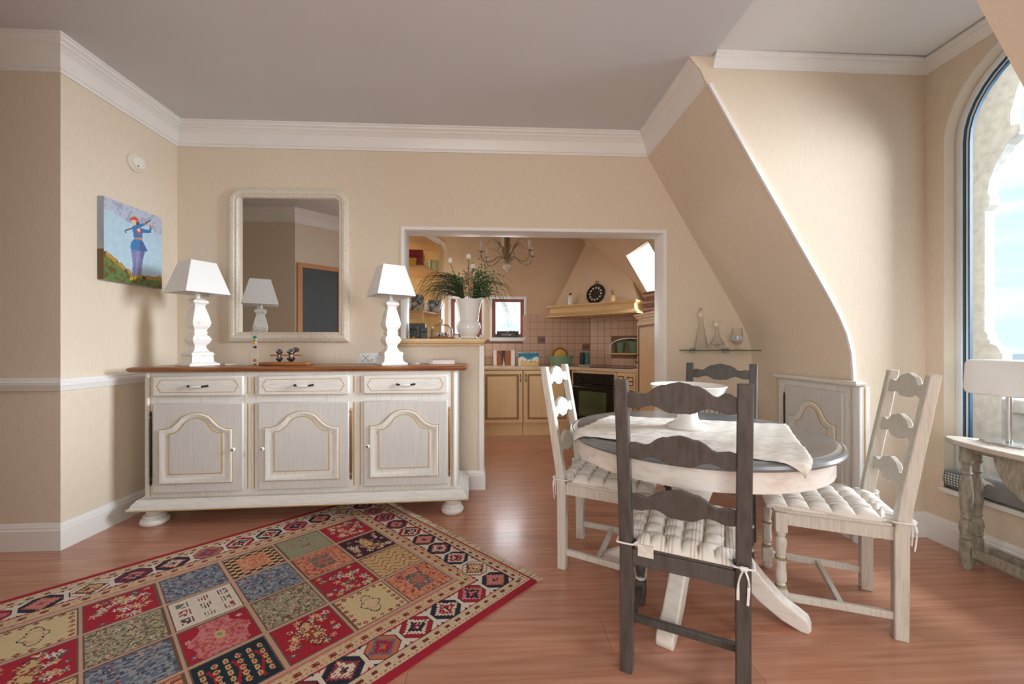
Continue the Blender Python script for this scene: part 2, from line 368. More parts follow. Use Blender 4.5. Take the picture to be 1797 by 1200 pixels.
# cornices
CPs = [(0, -.078), (.006, -.078), (.010, -.062), (.028, -.034), (.034, -.030), (.034, -.02), (.045, -.012), (.045, 0), (0, 0)]
rv = lambda p: p[::-1]
# path runs so that the room lies to the left of travel
struct('trim_3', MB().sweep(rv([(-4.3, 2.33), (XL, 2.33), (XL, YB), (1.235, YB), (1.235, YD+.012)]), [(a, CE+b) for a, b in CP], XY(0), closed=False), M['white'], smooth=18)
struct('trim_4', MB().sweep(rv([(1.26, YD), (XW, YD), (XW, YN)]), [(a, CE+.012+b) for a, b in CPs], XY(0), closed=False), M['white'], smooth=18)
struct('trim_5', MB().sweep([(-4.3, 1.25), (-2.4, 1.25), (-1.45, .323), (-1.45, -2.5)], [(a, CE+b) for a, b in CP], XY(0), closed=False), M['white'], smooth=18)
# chair rail, baseboards
RP = [(0, 0), (.012, .004), (.016, .018), (.024, .034), (.026, .050), (.018, .058), (.018, .066), (.008, .072), (0, .072)]
BP = [(0, 0), (.016, 0), (.016, .108), (.012, .116), (.012, .124), (.008, .134), (.005, .145), (0, .145)]
struct('trim_6', MB().sweep(rv([(-4.3, 2.33), (XL, 2.33), (XL, YB)]), [(a, .868+b) for a, b in RP], XY(0), closed=False), M['white'], smooth=18)
struct('baseboard_left', MB().sweep(rv([(-4.3, 2.33), (XL, 2.33), (XL, YB), (-.072, YB), (-.072, YBK)]), BP, XY(0), closed=False), M['white'], smooth=18)
struct('baseboard_right', MB().sweep(rv([(1.378, YB), (XK, YB), (XK, YD), (XW, YD), (XW, YN)]), BP, XY(0), closed=False), M['white'], smooth=18)
# opening: bead round the hatch, post bead, ledge
op = [(-.70, 1.16), (-.70, 2.033), (1.378, 2.033), (1.378, .0)]
struct('trim_7', MB().sweep(op[::-1], [(-.005, -.010), (.020, -.010), (.022, -.006), (.022, .165), (-.001, .165), (-.001, .001), (-.005, .001)], XZ(YB, 1), closed=False), M['white'])
struct('trim_8', MB().box(-.104, -.066, YB-.008, YBK+.01, .145, 1.118), M['white'], bevel=.003)
lg = MB().sweep([(-.735, YB-.055), (-.055, YB-.055), (-.055, YBK+.06), (-.735, YBK+.06)], [(0, 1.150), (0, 1.166), (.008, 1.172), (.05, 1.172), (.05, 1.118), (.030, 1.118), (.026, 1.130), (.012, 1.138), (.010, 1.148)], XY(0))
lg.box(-.70, -.08, YB-.02, YBK+.03, 1.12, 1.1715)
struct('trim_9', lg, M['kcream'], smooth=20)
# ---- door seen in the mirror
dt = math.atan2(.86-1.25, .4)
d1 = thing('door_1', None, None, (-2.4, 1.25, 0), dt); d1['kind'] = 'structure'
obj('door_frame', MB().sweep([(.52, 0), (.52, 2.08), (.08, 2.08), (.08, 0)][::-1], [(0, -.005), (0, .02), (.055, .02), (.055, -.005)], XZ(0, 1), closed=False), M['doorwood'], d1)
obj('door_leaf', MB().box(.081, .519, -.01, .012, .0, 2.078), M['slate'], d1)
om = thing('oval_mirror', 'oval mirror in a pale rim hanging on the alcove wall', 'mirror', (-2.98, 1.27, 1.5))
obj('rim', MB().sweep([(.17*math.cos(a), .26*math.sin(a)) for a in np.linspace(0, 2*PI, 36)[:-1]], [(0, 0), (0, .02), (.015, .028), (.03, .02), (.03, 0)], XZ(0, 1)), M['jamb'], om)
obj('glass', MB().prism([(.145*math.cos(a), .235*math.sin(a)) for a in np.linspace(0, 2*PI, 36)[:-1]], .002, .008, XZ(0, 1)), M['mirror'], om)
om.location.y = 1.25

# ------------------------------------------------------------------ the world outside the arched window
st = thing('stone_arch', 'weathered pale stone pillar and arch outside the arched window', 'arch', (3.05, 2.5, 0))
pl = [(2.5, .0), (2.274, .0), (2.274, 1.072), (2.30, 1.12), (2.318, 1.128), (2.336, 1.132), (2.33, 1.15), (2.345, 1.165), (2.345, 1.19), (2.36, 1.212), (2.358, 1.955), (2.335, 1.985), (2.332, 2.03), (2.346, 2.07), (2.335, 2.14), (2.30, 2.23), (2.25, 2.315), (2.20, 2.35), (2.19, 2.375), (2.195, 2.41), (2.235, 2.418), (2.235, 2.50), (2.205, 2.62), (2.15, 2.74), (2.06, 2.86), (1.95, 2.95), (1.8, 3.02), (1.6, 3.06), (1.6, 3.5), (3.2, 3.5), (3.2, 0)]
obj('pillar', MB().prism([(a-2.5, b) for a, b in pl], 0, .075, YZ(0)), M['stone'], st, smooth=0, bevel=.006)
obj('parapet', MB().box(.05, .4, -2.2, -.22, 0, .72).box(.02, .43, -2.2, -.2, .72, .80), M['stone'], st, smooth=0, bevel=.01)
struct('sea', MB().box(3.6, 4000, -3000, 3000, -22, -20), M['sea'], smooth=0)
# ------------------------------------------------------------------ kitchen shell
kw = MB(); Z1, Z2 = 1.20, 1.775
for x0, x1, z0, z1 in [(-1.8, 2.4, 0, Z1), (-1.8, 2.4, Z2, 2.9), (-1.8, -.585, Z1, Z2), (-.135, -.02, Z1, Z2), (.45, 2.4, Z1, Z2)]: kw.box(x0, x1, YK, YK+.14, z0, z1)
struct('wall_kitchen_back', kw, M['kwall'], smooth=0)
struct('wall_kitchen_left', MB().box(-1.8, -1.7, YBK, YK, 0, 2.9), M['kwall'])
def slopeat(z):
    for (x0, z0), (x1, z1) in zip(PROF, PROF[1:]):
        if z1 <= z <= z0: return x0+(x1-x0)*(z0-z)/max(z0-z1, 1e-6)
    return PROF[-1][0]
# kitchen slope with a roof window
ks = MB(); SY0, SY1, SZ0, SZ1 = 3.86, 4.5, 1.36, 2.14
def kslab(y0, y1, za, zb):
    zs = [za]+[z for x, z in PROF if zb < z < za]+[zb]
    inn = [(slopeat(z), z) for z in zs]; outn = [(x+.1, z+.03) for x, z in inn]
    ks.prism(inn+outn[::-1], y0, y1, lambda a, b, d: (a, d, b))
kslab(YBK, YK, CE, SZ1); kslab(YBK, SY0, SZ1, SZ0); kslab(SY1, YK, SZ1, SZ0); kslab(YBK, YK, SZ0, 0)
struct('wall_kitchen_slope', ks, M['kwall'], smooth=25)
rw = thing('window_2', None, None); rw['kind'] = 'structure'
rm = MB(); nx, nzz = .34, .20
a = (slopeat(SZ1-.004), SZ1-.004); b = (slopeat(SZ0+.004), SZ0+.004)
for p, q in ((a, (a[0]+nx, a[1]+nzz)), (b, (b[0]+nx, b[1]+nzz))):
    rm.add([(p[0], SY0, p[1]), (p[0], SY1, p[1]), (q[0], SY1, q[1]), (q[0], SY0, q[1])], [(0, 1, 2, 3)])
for y in (SY0+.003, SY1-.003): rm.add([(a[0], y, a[1]), (b[0], y, b[1]), (b[0]+nx, y, b[1]+nzz), (a[0]+nx, y, a[1]+nzz)], [(0, 1, 2, 3)])
obj('reveal', rm, M['jamb'], rw, smooth=0)
# two small casement windows over the worktop
for i, (x0, x1) in enumerate([(-.585, -.135), (-.02, .45)]):
    w = thing('window_%d' % (i+3), None, None); w['kind'] = 'structure'
    rect = [(x0, Z1), (x1, Z1), (x1, Z2), (x0, Z2)]
    obj('reveal', MB().sweep(rect, [(-.02, -.004), (.001, -.004), (.012, .002), (.012, .08), (-.0, .08), (-.0, .004), (-.02, .004)], XZ(YK, 1)), M['jamb'], w)
    obj('frame', MB().sweep([(x0+.012, Z1+.03), (x1-.012, Z1+.03), (x1-.012, Z2-.002), (x0+.012, Z2-.002)], [(0, .07), (.05, .07), (.05, .11), (0, .11)], XZ(YK, 1)), M['redwood'], w, bevel=.004)
    obj('pane', MB().box(x0+.05, x1-.05, YK+.085, YK+.09, Z1+.06, Z2-.04), M['pane'], w)
    obj('sill', MB().box(x0+.001, x1-.001, YK-.01, YK+.1, Z1, Z1+.03), M['jamb'], w)
# neighbouring roof with red chimney pots, seen through the casement
rf = thing('rooftop', 'distant grey rooftop with red chimney pots beyond the small kitchen window', 'roof', (.88, 16, .66))
rf.scale = (.5, .5, .5)
obj('roof_slope', MB().prism([(-2.2, -1), (1.8, -1), (1.2, 1.15), (-.9, 1.15), (-1.6, .6)], 0, 1.5, XZ(0, 1)), M['stone'], rf)
obj('house_wall', MB().box(-2.2, 1.8, .1, 1.4, -41, -1), M['stone'], rf)
obj('chimney_stack', MB().box(-.62, .08, -.2, .2, .8, 1.62).box(-.68, .14, -.25, .25, 1.62, 1.72), M['stone'], rf)
potm = mat('chimney_pot', srgb(222, 140, 126), .8)  # red paled to put distance haze into the colour
for k in range(3): obj('chimney_pot', MB().lathe([(.1, 0), (.08, .1), (.07, .34), (.09, .38)], 12, (-.5+.22*k, 0, 1.72)), potm, rf)
for k in range(2): obj('chimney_pot', MB().lathe([(.08, 0), (.06, .1), (.06, .26), (.075, .29)], 12, (-1.35+.2*k, 0, .8)), potm, rf)

# tiles: each one a piece of the kitchen back wall
kb = bpy.data.objects['wall_kitchen_back']
TP = .1035
tm = MB().box(.0022, TP-.0022, -.005, 0, .0022, .0983-.0022)
t0 = None
dec = mat('picture_tile', srgb(120, 92, 84), .3, var=.5, scale=30)
def addtile(x, z, parent, ry=None, p=None, m=None):
    global t0
    if t0 is None:
        t0 = obj('tile', tm, M['tile'], parent, smooth=0); o = t0
    else:
        o = t0.copy(); COL.objects.link(o); o.parent = parent
    if m:
        o.data = t0.data.copy(); o.data.materials[0] = m
    if p is None: o.location = (x, YK-.002, z)
    else: o.location = p; o.rotation_euler = (0, 0, ry)
    return o
obj('grout', MB().box(-.4, 1.42, YK-.003, YK-.0002, .85, 1.20).box(.452, 1.42, YK-.003, YK-.0002, 1.19, 1.54), M['grout'], kb, smooth=0)
for r in range(7):
    for cidx in range(-4, 18):
        x = -.02+cidx*TP-.08; z = .852+r*(1.54-.852)/7+.0
        if x > 1.36: continue
        if r >= 3 and x < .45: 
            if r >= 4 or x+TP > .5: 
                if x < .40: continue
        if r == 3 and x < .40: continue
        addtile(x, z, kb, m=dec if (r, cidx) in ((3, 7), (2, 13)) else None)
# diagonal tiled pier with arched niche
pa, pb = Vector((1.36, YK, 0)), Vector((2.09, 4.86, 0)); pd = (pb-pa); PLn = pd.length; prz = math.atan2(pd.y, pd.x)
pier = thing('wall_niche', None, None, (pa.x, pa.y, 0), prz); pier['kind'] = 'structure'
n0, n1, nz0, nzc, nr = .30, .86, 1.02, 1.10, .28
arcp = [(n0, nz0), (n0, nzc)]+[((n0+n1)/2-nr*math.cos(t), nzc+.12*math.sin(t)) for t in np.linspace(0, PI, 14)][1:-1]+[(n1, nzc), (n1, nz0)]
mid = (n0+n1)/2
poly = [(0, .85), (mid, .85), (mid, nz0), (n0, nz0)]+[p for p in arcp[1:] if p[0] < mid]+[(mid, nzc+.12), (mid, 1.62), (0, 1.62)]
poly2 = [(mid, .85), (PLn, .85), (PLn, 1.62), (mid, 1.62), (mid, nzc+.12)]+[p for p in arcp if p[0] > mid]+[(mid, nz0)]
pm = MB().prism(poly, 0, .02, XZ(0, 1)).prism(poly2, 0, .02, XZ(0, 1))
obj('pier_face', pm, M['grout'], pier, smooth=0)
obj('niche_recess', MB().box(n0-.05, n1+.05, .23, .24, .95, 1.4).box(n0-.05, n1+.05, .02, .24, .98, 1.02).box(n0-.02, n0, .02, .24, .98, 1.3).box(n1, n1+.02, .02, .24, .98, 1.3), M['kwall'], pier, smooth=0)
obj('niche_shelf', MB().box(n0-.05, n1+.05, -.05, .23, 1.0, 1.022), M['beam'], pier, bevel=.003)
obj('niche_rim', MB().sweep(arcp, [(0, -.012), (0, .01), (-.012, .01), (-.012, -.012)], XZ(0, 1), closed=False), M['white'], pier)
for r in range(7):
    for ci in range(10):
        x = ci*TP+.01; z = .852+r*.0983
        if x+TP > PLn: continue
        cx_, cz_ = x+TP/2, z+.049
        if n0-.03 < cx_ < n1+.03 and .97 < cz_ < nzc+.12+.0: continue
        addtile(0, 0, pier, 0, (x, -.001, z))

# ------------------------------------------------------------------ kitchen furniture
def panel_door(parent, x0, x1, z0, z1, y, knob=None, name='door'):
    d = obj(name, MB().box(x0, x1, y-.02, y, z0, z1), M['kcream'], parent, bevel=.004)
    w = .045 if z1-z0 > .2 else .02
    r = [(x0+w, z0+w), (x1-w, z0+w), (x1-w, z1-w), (x0+w, z1-w)]
    obj('moulding', MB().sweep(r, [(0, .0205), (0, .026), (.006, .026), (.014, .0205)], XZ(y)), M['kbrown'], d)
    if z1-z0 > .2:
        r = [(x0+w+.02, z0+w+.02), (x1-w-.02, z0+w+.02), (x1-w-.02, z1-w-.02), (x0+w+.02, z1-w-.02)]
        obj('inner_line', MB().sweep(r, [(0, .0205), (0, .0225), (.005, .0225), (.005, .0205)], XZ(y)), M['kbrown'], d)
    if knob is not None:
        obj('handle', MB().tube([(knob[0], y-.022, knob[1]-.045), (knob[0], y-.05, knob[1]-.03), (knob[0], y-.05, knob[1]+.03), (knob[0], y-.022, knob[1]+.045)], .006, 6) if z1-z0 > .2 else MB().tube([(knob[0]-.03, y-.022, knob[1]), (knob[0]-.02, y-.04, knob[1]), (knob[0]+.02, y-.04, knob[1]), (knob[0]+.03, y-.022, knob[1])], .005, 6), M['iron'], d)
    return d
YC = 4.98
for i, (x0, x1, lab) in enumerate([(-.69, -.145, 'cream kitchen base cabinet end unit partly behind the half wall'), (-.14, .375, 'cream kitchen base cabinet beneath the small window'), (.38, .965, 'cream kitchen base cabinet beside the black oven')]):
    c = thing('base_cabinet', lab, 'cabinet', (x0, YC, 0), 0, 'cream kitchen base cabinets')
    w = x1-x0
    obj('body', MB().box(0, w, .0, .52, .15, .815), M['kcream'], c)
    obj('plinth', MB().box(0, w, .03, .08, 0, .15), M['kcream'], c)
    panel_door(c, .008, w-.008, .165, .808, 0, (w-.03 if i == 1 else .03, .72))
obj_ = MB().prism([(-.7, YC-.03), (1.0, YC-.03), (1.41, 4.50), (1.54, 4.225), (2.05, 4.225), (2.05, 4.88), (1.35, YK-.01), (-.7, YK-.01)], .815, .85, XY(0))
wt = obj('worktop', obj_, M['ktop'], bevel=.006); setp(wt, 'pale wooden kitchen worktop running round to the oven corner', 'worktop')
# oven unit across the corner
oa, ob = Vector((.985, YC-.005, 0)), Vector((1.41, 4.52, 0)); orz = math.atan2((ob-oa).y, (ob-oa).x); OL = (ob-oa).length
ov = thing('oven', 'black built-in oven with glass door set across the kitchen corner', 'oven', oa, orz)
obj('housing', MB().box(0, .03, 0, .45, .0, .813).box(OL-.03, OL, 0, .45, 0, .813).box(.03, OL-.03, 0, .45, 0, .13).box(.03, OL-.03, .02, .45, .785, .813), M['kcream'], ov)
obj('control_panel', MB().box(.03, OL-.03, -.015, .02, .66, .785), M['black'], ov, bevel=.004)
for k in (.27, .72): obj('control_knob', MB().lathe([(.018, 0), (.018, .015), (.014, .02)], 14), M['black'], ov)
for k, o in zip((.27, .72), [c for c in ov.children if c.name.startswith('control_knob')]): o.location = (OL*k, -.015, .71); o.rotation_euler = (PI/2, 0, 0)
dr = obj('oven_door', MB().box(.03, OL-.03, -.02, .02, .14, .655), M['black'], ov, bevel=.004)
obj('oven_window', MB().box(.12, OL-.12, -.022, -.0195, .27, .57), M['ovenglass'], dr)
obj('oven_handle', MB().tube([(.06, -.02, .62), (.07, -.05, .62), (OL-.07, -.05, .62), (OL-.06, -.02, .62)], .008, 8), M['black'], dr)
da, db = Vector((1.415, 4.50, 0)), Vector((1.54, 4.235, 0)); drz = math.atan2((db-da).y, (db-da).x); DL = (db-da).length
du = thing('drawer_unit', 'narrow cream drawer unit between the oven and the tall cupboard', 'cabinet', da, drz)
obj('body', MB().box(0, DL, 0, .3, .12, .813), M['kcream'], du); obj('plinth', MB().box(0, DL, .03, .3, 0, .12), M['kcream'], du)
panel_door(du, .01, DL/2-.004, .66, .80, 0, (DL/4, .73), 'drawer'); panel_door(du, DL/2+.004, DL-.01, .66, .80, 0, (DL*.75, .73), 'drawer')
for z in (.14, .315, .49): panel_door(du, .01, DL-.01, z, z+.165, 0, (DL/2, z+.08), 'drawer')
tc_ = thing('tall_cupboard', 'tall cream kitchen cupboard with brown glazed panel beside the doorway', 'cupboard', (1.55, 4.22, 0), -PI/2)
TL = .86; CD = .40
obj('body', MB().box(0, TL, .0, .36, .1, 1.40), M['kcream'], tc_); obj('plinth', MB().box(0, TL, .03, .36, 0, .1), M['kcream'], tc_)
panel_door(tc_, .02, TL-.02, .12, 1.37, 0, (.05, .98))
obj('cornice', MB().prism([(-.03, -.04), (TL+.0, -.04), (TL, .35), (-.03, .35)], 1.425, 1.445, XY(0)).prism([(-.015, -.02), (TL, -.02), (TL, .35), (-.015, .35)], 1.40, 1.425, XY(0)), M['kcream'], tc_)
# hood
ha, hb = Vector((.74, 5.34, 0)), Vector((1.62, 4.50, 0)); hrz = math.atan2((hb-ha).y, (hb-ha).x); HL = (hb-ha).length
hood = thing('corner_hood', 'plastered corner cooker hood resting on a pale oak mantel beam', 'hood', ha, hrz)
obj('beam', MB().sweep([(0, 0), (HL, 0), (HL, .30), (0, .30)], [(-.03, 1.49), (-.03, 1.505), (-.005, 1.52), (.02, 1.55), (.022, 1.60), (-.012, 1.625), (-.012, 1.64), (.1, 1.64), (.1, 1.49)], XY(0), closed=True), M['beam'], hood, smooth=20)
obj('mantel_top', MB().box(.02, HL-.02, .02, .28, 1.60, 1.638), M['beam'], hood)
hv = [(.02, .12, 1.638), (HL-.02, .12, 1.638), (HL-.02, .7, 1.638), (.02, .7, 1.638)]
ht = [(HL*.42, .40, 2.76), (HL*.62, .40, 2.76), (HL*.62, .6, 2.76), (HL*.42, .6, 2.76)]
obj('chimney_breast', MB().add(hv+ht, [(0, 1, 5, 4), (1, 2, 6, 5), (2, 3, 7, 6), (3, 0, 4, 7), (4, 5, 6, 7)]), M['kwall'], hood)
def onhood(t, y=.09): return ha+(hb-ha)*t+Vector((-math.sin(hrz), math.cos(hrz), 0))*y+Vector((0, 0, 1.64))
bt = thing('lotion_bottle', 'clear bottle with white label and black cap on the oak mantel', 'bottle', onhood(.25, .07), hrz)
obj('bottle_body', MB().lathe([(.0, 0), (.028, 0), (.03, .005), (.03, .10), (.022, .118), (.012, .124), (.012, .13), (0, .13)], 20), M['porcelain'], bt); obj('cap', MB().lathe([(.0, .1305), (.014, .1305), (.014, .158), (0, .158)], 16), M['black'], bt)
ck_ = thing('wall_clock', 'round dark clock with hanging ring leaning on the oak mantel', 'clock', onhood(.52, .086), hrz)
mpk = lambda a, b, d: (a, -d+.03+.25*b, b)
circ = lambda r, n=36: [(r*math.cos(t), .128+r*math.sin(t)) for t in np.linspace(0, 2*PI, n+1)[:-1]]
obj('case', MB().sweep(circ(.126), [(0, 0), (0, .018), (.012, .03), (.028, .024), (.03, .01), (.03, 0)], mpk), M['iron'], ck_)
obj('dial', MB().prism(circ(.10), .004, .014, mpk), mat('dial_brown', srgb(44, 34, 28), .5), ck_)
nm = MB()
for k in range(12):
    t = k*PI/6; nm.prism([(.078*math.cos(t)+.013*math.cos(q), .128+.078*math.sin(t)+.013*math.sin(q)) for q in np.linspace(0, 2*PI, 9)[:-1]], .0145, .017, mpk)
obj('numerals', nm, M['mframe'], ck_); obj('hands', MB().prism([(0, .124), (.055, .155), (.053, .162), (-.006, .132)], .0175, .019, mpk).prism([(-.03, .100), (-.004, .132), (.004, .126), (-.024, .098)], .0175, .019, mpk), M['brass'], ck_)
obj('ring', MB().tube([mpk(.018*math.cos(t), .272+.02*math.sin(t), .012) for t in np.linspace(0, 2*PI, 17)], .004, 6), M['iron'], ck_)
sp = thing('soap_dispenser', 'pale yellow soap dispenser with pump on the oak mantel', 'dispenser', onhood(.74, .07), hrz)
obj('jar', MB().lathe([(0, 0), (.034, 0), (.036, .01), (.032, .07), (.022, .085), (.012, .09), (0, .09)], 20), mat('peach_glaze', srgb(240, 200, 140), .3), sp); obj('pump', MB().lathe([(.012, .088), (.012, .105), (.005, .107), (.005, .13), (.012, .13), (.012, .137), (0, .137)], 12).tube([(0, 0, .132), (-.03, 0, .132)], .004, 6), M['brass'], sp)
cb = thing('spice_crate', 'small brown wooden crate on top of the tall cupboard', 'crate', (1.63, 4.0, 1.446), -1.2)
obj('crate_box', MB().box(-.10, .10, -.05, .05, 0, .22), mat('crate_print', srgb(142, 94, 72), .6, var=.4, scale=24), cb, bevel=.004)
for k in range(3): obj('batten', MB().box(-.104, .104, -.056, -.0505, .03+k*.07, .05+k*.07), mat('crate_strip%d' % k, srgb(196, 160, 130), .6), cb)
jr = thing('patterned_jar', 'small blue and white patterned jar beside the wooden crate', 'jar', (1.70, 3.80, 1.446))
obj('jar_body', MB().lathe([(0, 0), (.035, 0), (.055, .03), (.055, .06), (.035, .09), (.03, .1), (0, .1)], 20), mat('blue_white_glaze', srgb(210, 214, 220), .3, col2=srgb(70, 84, 120), scale=40, thr=(.4, .55)), jr)
# things in the niche
def inniche(x, y=.09, z=1.0225): v = pa+pd.normalized()*x+Vector((-math.sin(prz), math.cos(prz), 0))*y; return (v.x, v.y, z)
def pot(name, label, cat, loc, r0, r1, h, m, group=None, n=24):
    t = thing(name, label, cat, loc, 0, group)
    obj('pot_wall', MB().lathe([(0, 0), (r0, 0), (r1, h), (r1+.008, h), (r1+.008, h-.012), (r1-.006, h-.012), (r0-.006, .01), (0, .01)], n), m, t); return t
pot('flower_pot', 'small sage green flower pot on the niche shelf', 'pot', inniche(.41), .045, .06, .13, M['green'])
wc_ = pot('watering_can', 'larger sage green bucket with bail handle on the niche shelf', 'bucket', inniche(.60, .115), .075, .10, .15, M['green'])
obj('handle', MB().tube([(.09*math.cos(t), 0, .145+.05*math.sin(t)) for t in np.linspace(0, PI, 12)], .004, 6), M['green'], wc_)
lb = thing('oil_bottle', 'yellow green bottle at the end of the niche shelf', 'bottle', inniche(.79))
obj('bottle_body', MB().lathe([(0, 0), (.035, 0), (.04, .05), (.03, .09), (.015, .11), (.015, .15), (0, .15)], 16), mat('olive_yellow', srgb(170, 160, 60), .3), lb)
# worktop things
fr_ = thing('photo_frame', 'standing photo frame with brown and dark panels on the worktop', 'frame', (.01, 5.40, .85))
X, Y = np.meshgrid((np.arange(40)+.5)/40, (np.arange(24)+.5)/24); c = np.zeros((24, 40, 3)); c[:] = C3(232, 226, 220); c[(X > .16) & (X < .82)] = C3(160, 92, 48); c[(X > .38) & (X < .55)] = C3(60, 56, 60); c[inpoly(X, Y, [(.42, 0), (.5, .6), (.52, 0)])] = C3(200, 205, 212); c[inline(X, Y, (.25, .95), (.42, .55), .03)] = C3(80, 70, 70)
obj('frame_board', MB().box(0, .29, 0, .02, 0, .205), M['paper'], fr_); printgrid('picture', .286, .20, 40, 24, c, lambda a, b, d: (a+.002, -.001, b+.003), fr_)
pc = thing('beach_painting', 'small painting of beach figures under a teal sky on the worktop', 'painting', (.345, 5.38, .85))
nzv = rng.random((30, 44)); X, Y = np.meshgrid((np.arange(44)+.5)/44, (np.arange(30)+.5)/30); c = np.zeros((30, 44, 3)); c[:] = C3(226, 226, 214)
c[(Y > .55+.12*np.sin(X*9)) & (Y < .95)] = C3(40, 138, 164); c[(Y > .7) & (nzv > .6)] = C3(20, 104, 140); c[(Y < .32+.05*np.sin(X*11)) & (X > .12)] = C3(222, 190, 120)
for q in range(9): c[np.hypot(X-(.2+q*.08), (Y-.38-.08*math.sin(q*2.2))*.7) < .028] = [C3(180, 70, 50), C3(240, 240, 236), C3(60, 60, 70)][q % 3]
obj('canvas', MB().box(0, .275, 0, .02, 0, .178), M['paper'], pc); printgrid('picture', .275, .178, 44, 30, c, lambda a, b, d: (a, -.001, b), pc)
tr = thing('planter_trough', 'sage green oval trough on the worktop behind the pale chair', 'planter', (.90, 5.30, .85))
obj('trough_wall', MB().lathe([(0, 0), (.14, 0), (.165, .125), (.172, .125), (.172, .135), (.158, .135), (.135, .012), (0, .012)], 28, sc=(1, .45)), M['green'], tr)
bk = thing('wicker_basket', 'round wicker bread basket standing in the green trough', 'basket', (.90, 5.335, .865))
obj('rim', MB().tube([(.09*math.cos(t), 0, .125+.09*math.sin(t)) for t in np.linspace(0, 2*PI, 25)], .014, 8), M['wicker'], bk); obj('weave', MB().prism([(.085*math.cos(t), .125+.085*math.sin(t)) for t in np.linspace(0, 2*PI, 25)[:-1]], -.006, .006, XZ(0)), M['yellow'], bk)
th = thing('kitchen_tray', 'small white tray with canisters on the worktop by the hob', 'tray', (1.22, 5.30, .85))
obj('dish', MB().lathe([(0, 0), (.09, 0), (.11, .018), (.104, .018), (.085, .006), (0, .006)], 24), M['porcelain'], th)
for xx, m_, lab in ((-.03, 'dark', 'black canister standing on the small white tray'), (.035, 'teal', 'teal canister standing on the small white tray')):
    q = thing('canister', lab, 'canister', (1.22+xx, 5.30, .8565)); obj('canister_body', MB().lathe([(0, 0), (.03, 0), (.03, .15), (.026, .17), (0, .17)], 20), M[m_], q)
hb_ = setp(obj('hob', MB().box(-.26, .26, -.22, .22, 0, .008), M['black'], bevel=.003), 'black glass hob set in the corner worktop', 'hob'); hb_.location = (1.52, 4.84, .8505); hb_.rotation_euler = (0, 0, orz)
bx = thing('window_box', 'dark card box with pale lettering on the small kitchen window sill', 'box', (.06, YK+.005, Z1+.0305))
obj('carton', MB().box(0, .30, 0, .055, 0, .085), M['dark'], bx, bevel=.002)
c = np.zeros((10, 60, 3)); c[:] = C3(62, 66, 62); X, Y = np.meshgrid(np.arange(60), np.arange(10)); c[(Y > 2) & (Y < 6) & (X > 12) & (X < 48) & (rng.random((10, 60)) > .45)] = C3(190, 190, 184); c[(Y > 7) & (abs(X-30) < 2)] = C3(200, 200, 190)
printgrid('lettering', .296, .08, 60, 10, c, lambda a, b, d: (a+.002, -.001, b+.002), bx)
# dresser shelves in the kitchen
ds = thing('corner_shelves', 'cream open corner shelf unit with moulded cornice in the kitchen', 'shelves', (-1.1, 4.3, 0))
plan = [(-.55, -.2), (.40, -.2), (.52, .22), (.52, .45), (-.55, .45)]
for z in (1.475, 1.93): obj('shelf', MB().prism(plan, z-.018, z, XY(0)), M['beam'], ds, bevel=.002)
obj('back_panel', MB().box(-.55, .52, .45, .465, 1.2, 2.25), mat('pale_yellow_panel', srgb(226, 200, 140), .6), ds); obj('end_post', MB().box(.505, .535, .19, .45, 1.2, 2.25), M['kcream'], ds)
obj('scalloped_rail', MB().prism([(-.5, 1.455), (-.5, 1.36)]+[(-.5+.9*t, 1.365+.018*abs(math.sin(t*PI*4))) for t in np.linspace(0, 1, 30)]+[(.4, 1.455)], .17, .19, XZ(0)), M['kcream'], ds)
obj('cornice', MB().sweep(plan, [(-.05, 2.28), (-.05, 2.265), (-.01, 2.225), (.02, 2.225), (.02, 2.28)], XY(0)).prism(plan, 2.23, 2.28, XY(0)), M['kcream'], ds)
def simplebox(name, label, cat, loc, w, d, h, m, rz=0, bevel=.004, **k):
    t = thing(name, label, cat, loc, rz); b = obj('box_body', MB().box(-w/2, w/2, -d/2, d/2, 0, h*.62), M[m], t, bevel=bevel); obj('box_lid', MB().box(-w/2-.003, w/2+.003, -d/2-.003, d/2+.003, h*.621, h), M[m], t, bevel=bevel); return t
rb = simplebox('red_box', 'dark red storage box on the upper kitchen shelf', 'box', (-.86, 4.30, 1.9305), .26, .28, .17, 'red', .1)
obj('label_card', MB().box(-.10, -.03, -.146, -.1435, .06, .105), M['paper'], rb)
yt = simplebox('yellow_tin', 'small yellow tin in front of the red box', 'tin', (-.81, 4.135, 1.9305), .07, .04, .075, 'yellow')
mg = thing('mug', 'pale green glazed mug on the upper kitchen shelf', 'mug', (-.655, 4.50, 1.9305))
obj('cup', MB().lathe([(0, 0), (.045, 0), (.055, .03), (.052, .11), (.055, .125), (.049, .125), (.046, .03), (0, .01)], 24), M['mug'], mg); obj('handle', MB().tube(spline([(-.05, 0, .10), (-.085, 0, .095), (-.085, 0, .05), (-.05, 0, .035)], 5), .007, 8), M['mug'], mg)
pt = thing('stone_jug', 'blue grey patterned stoneware jar on the middle kitchen shelf', 'jar', (-.80, 4.25, 1.4755))
pgm = mat('stoneware_print', srgb(200, 200, 196), .4, col2=srgb(88, 96, 110), scale=22, thr=(.42, .56))
obj('jar_body', MB().lathe([(0, 0), (.075, 0), (.085, .02), (.085, .15), (.07, .17), (0, .17)], 24), pgm, pt)
pt2 = thing('stone_bowl', 'rounded patterned stoneware bowl on the middle kitchen shelf', 'bowl', (-.645, 4.42, 1.4755))
obj('bowl_body', MB().lathe([(0, 0), (.05, 0), (.085, .05), (.085, .09), (.075, .13), (.068, .13), (.07, .05), (0, .02)], 24), pgm, pt2)

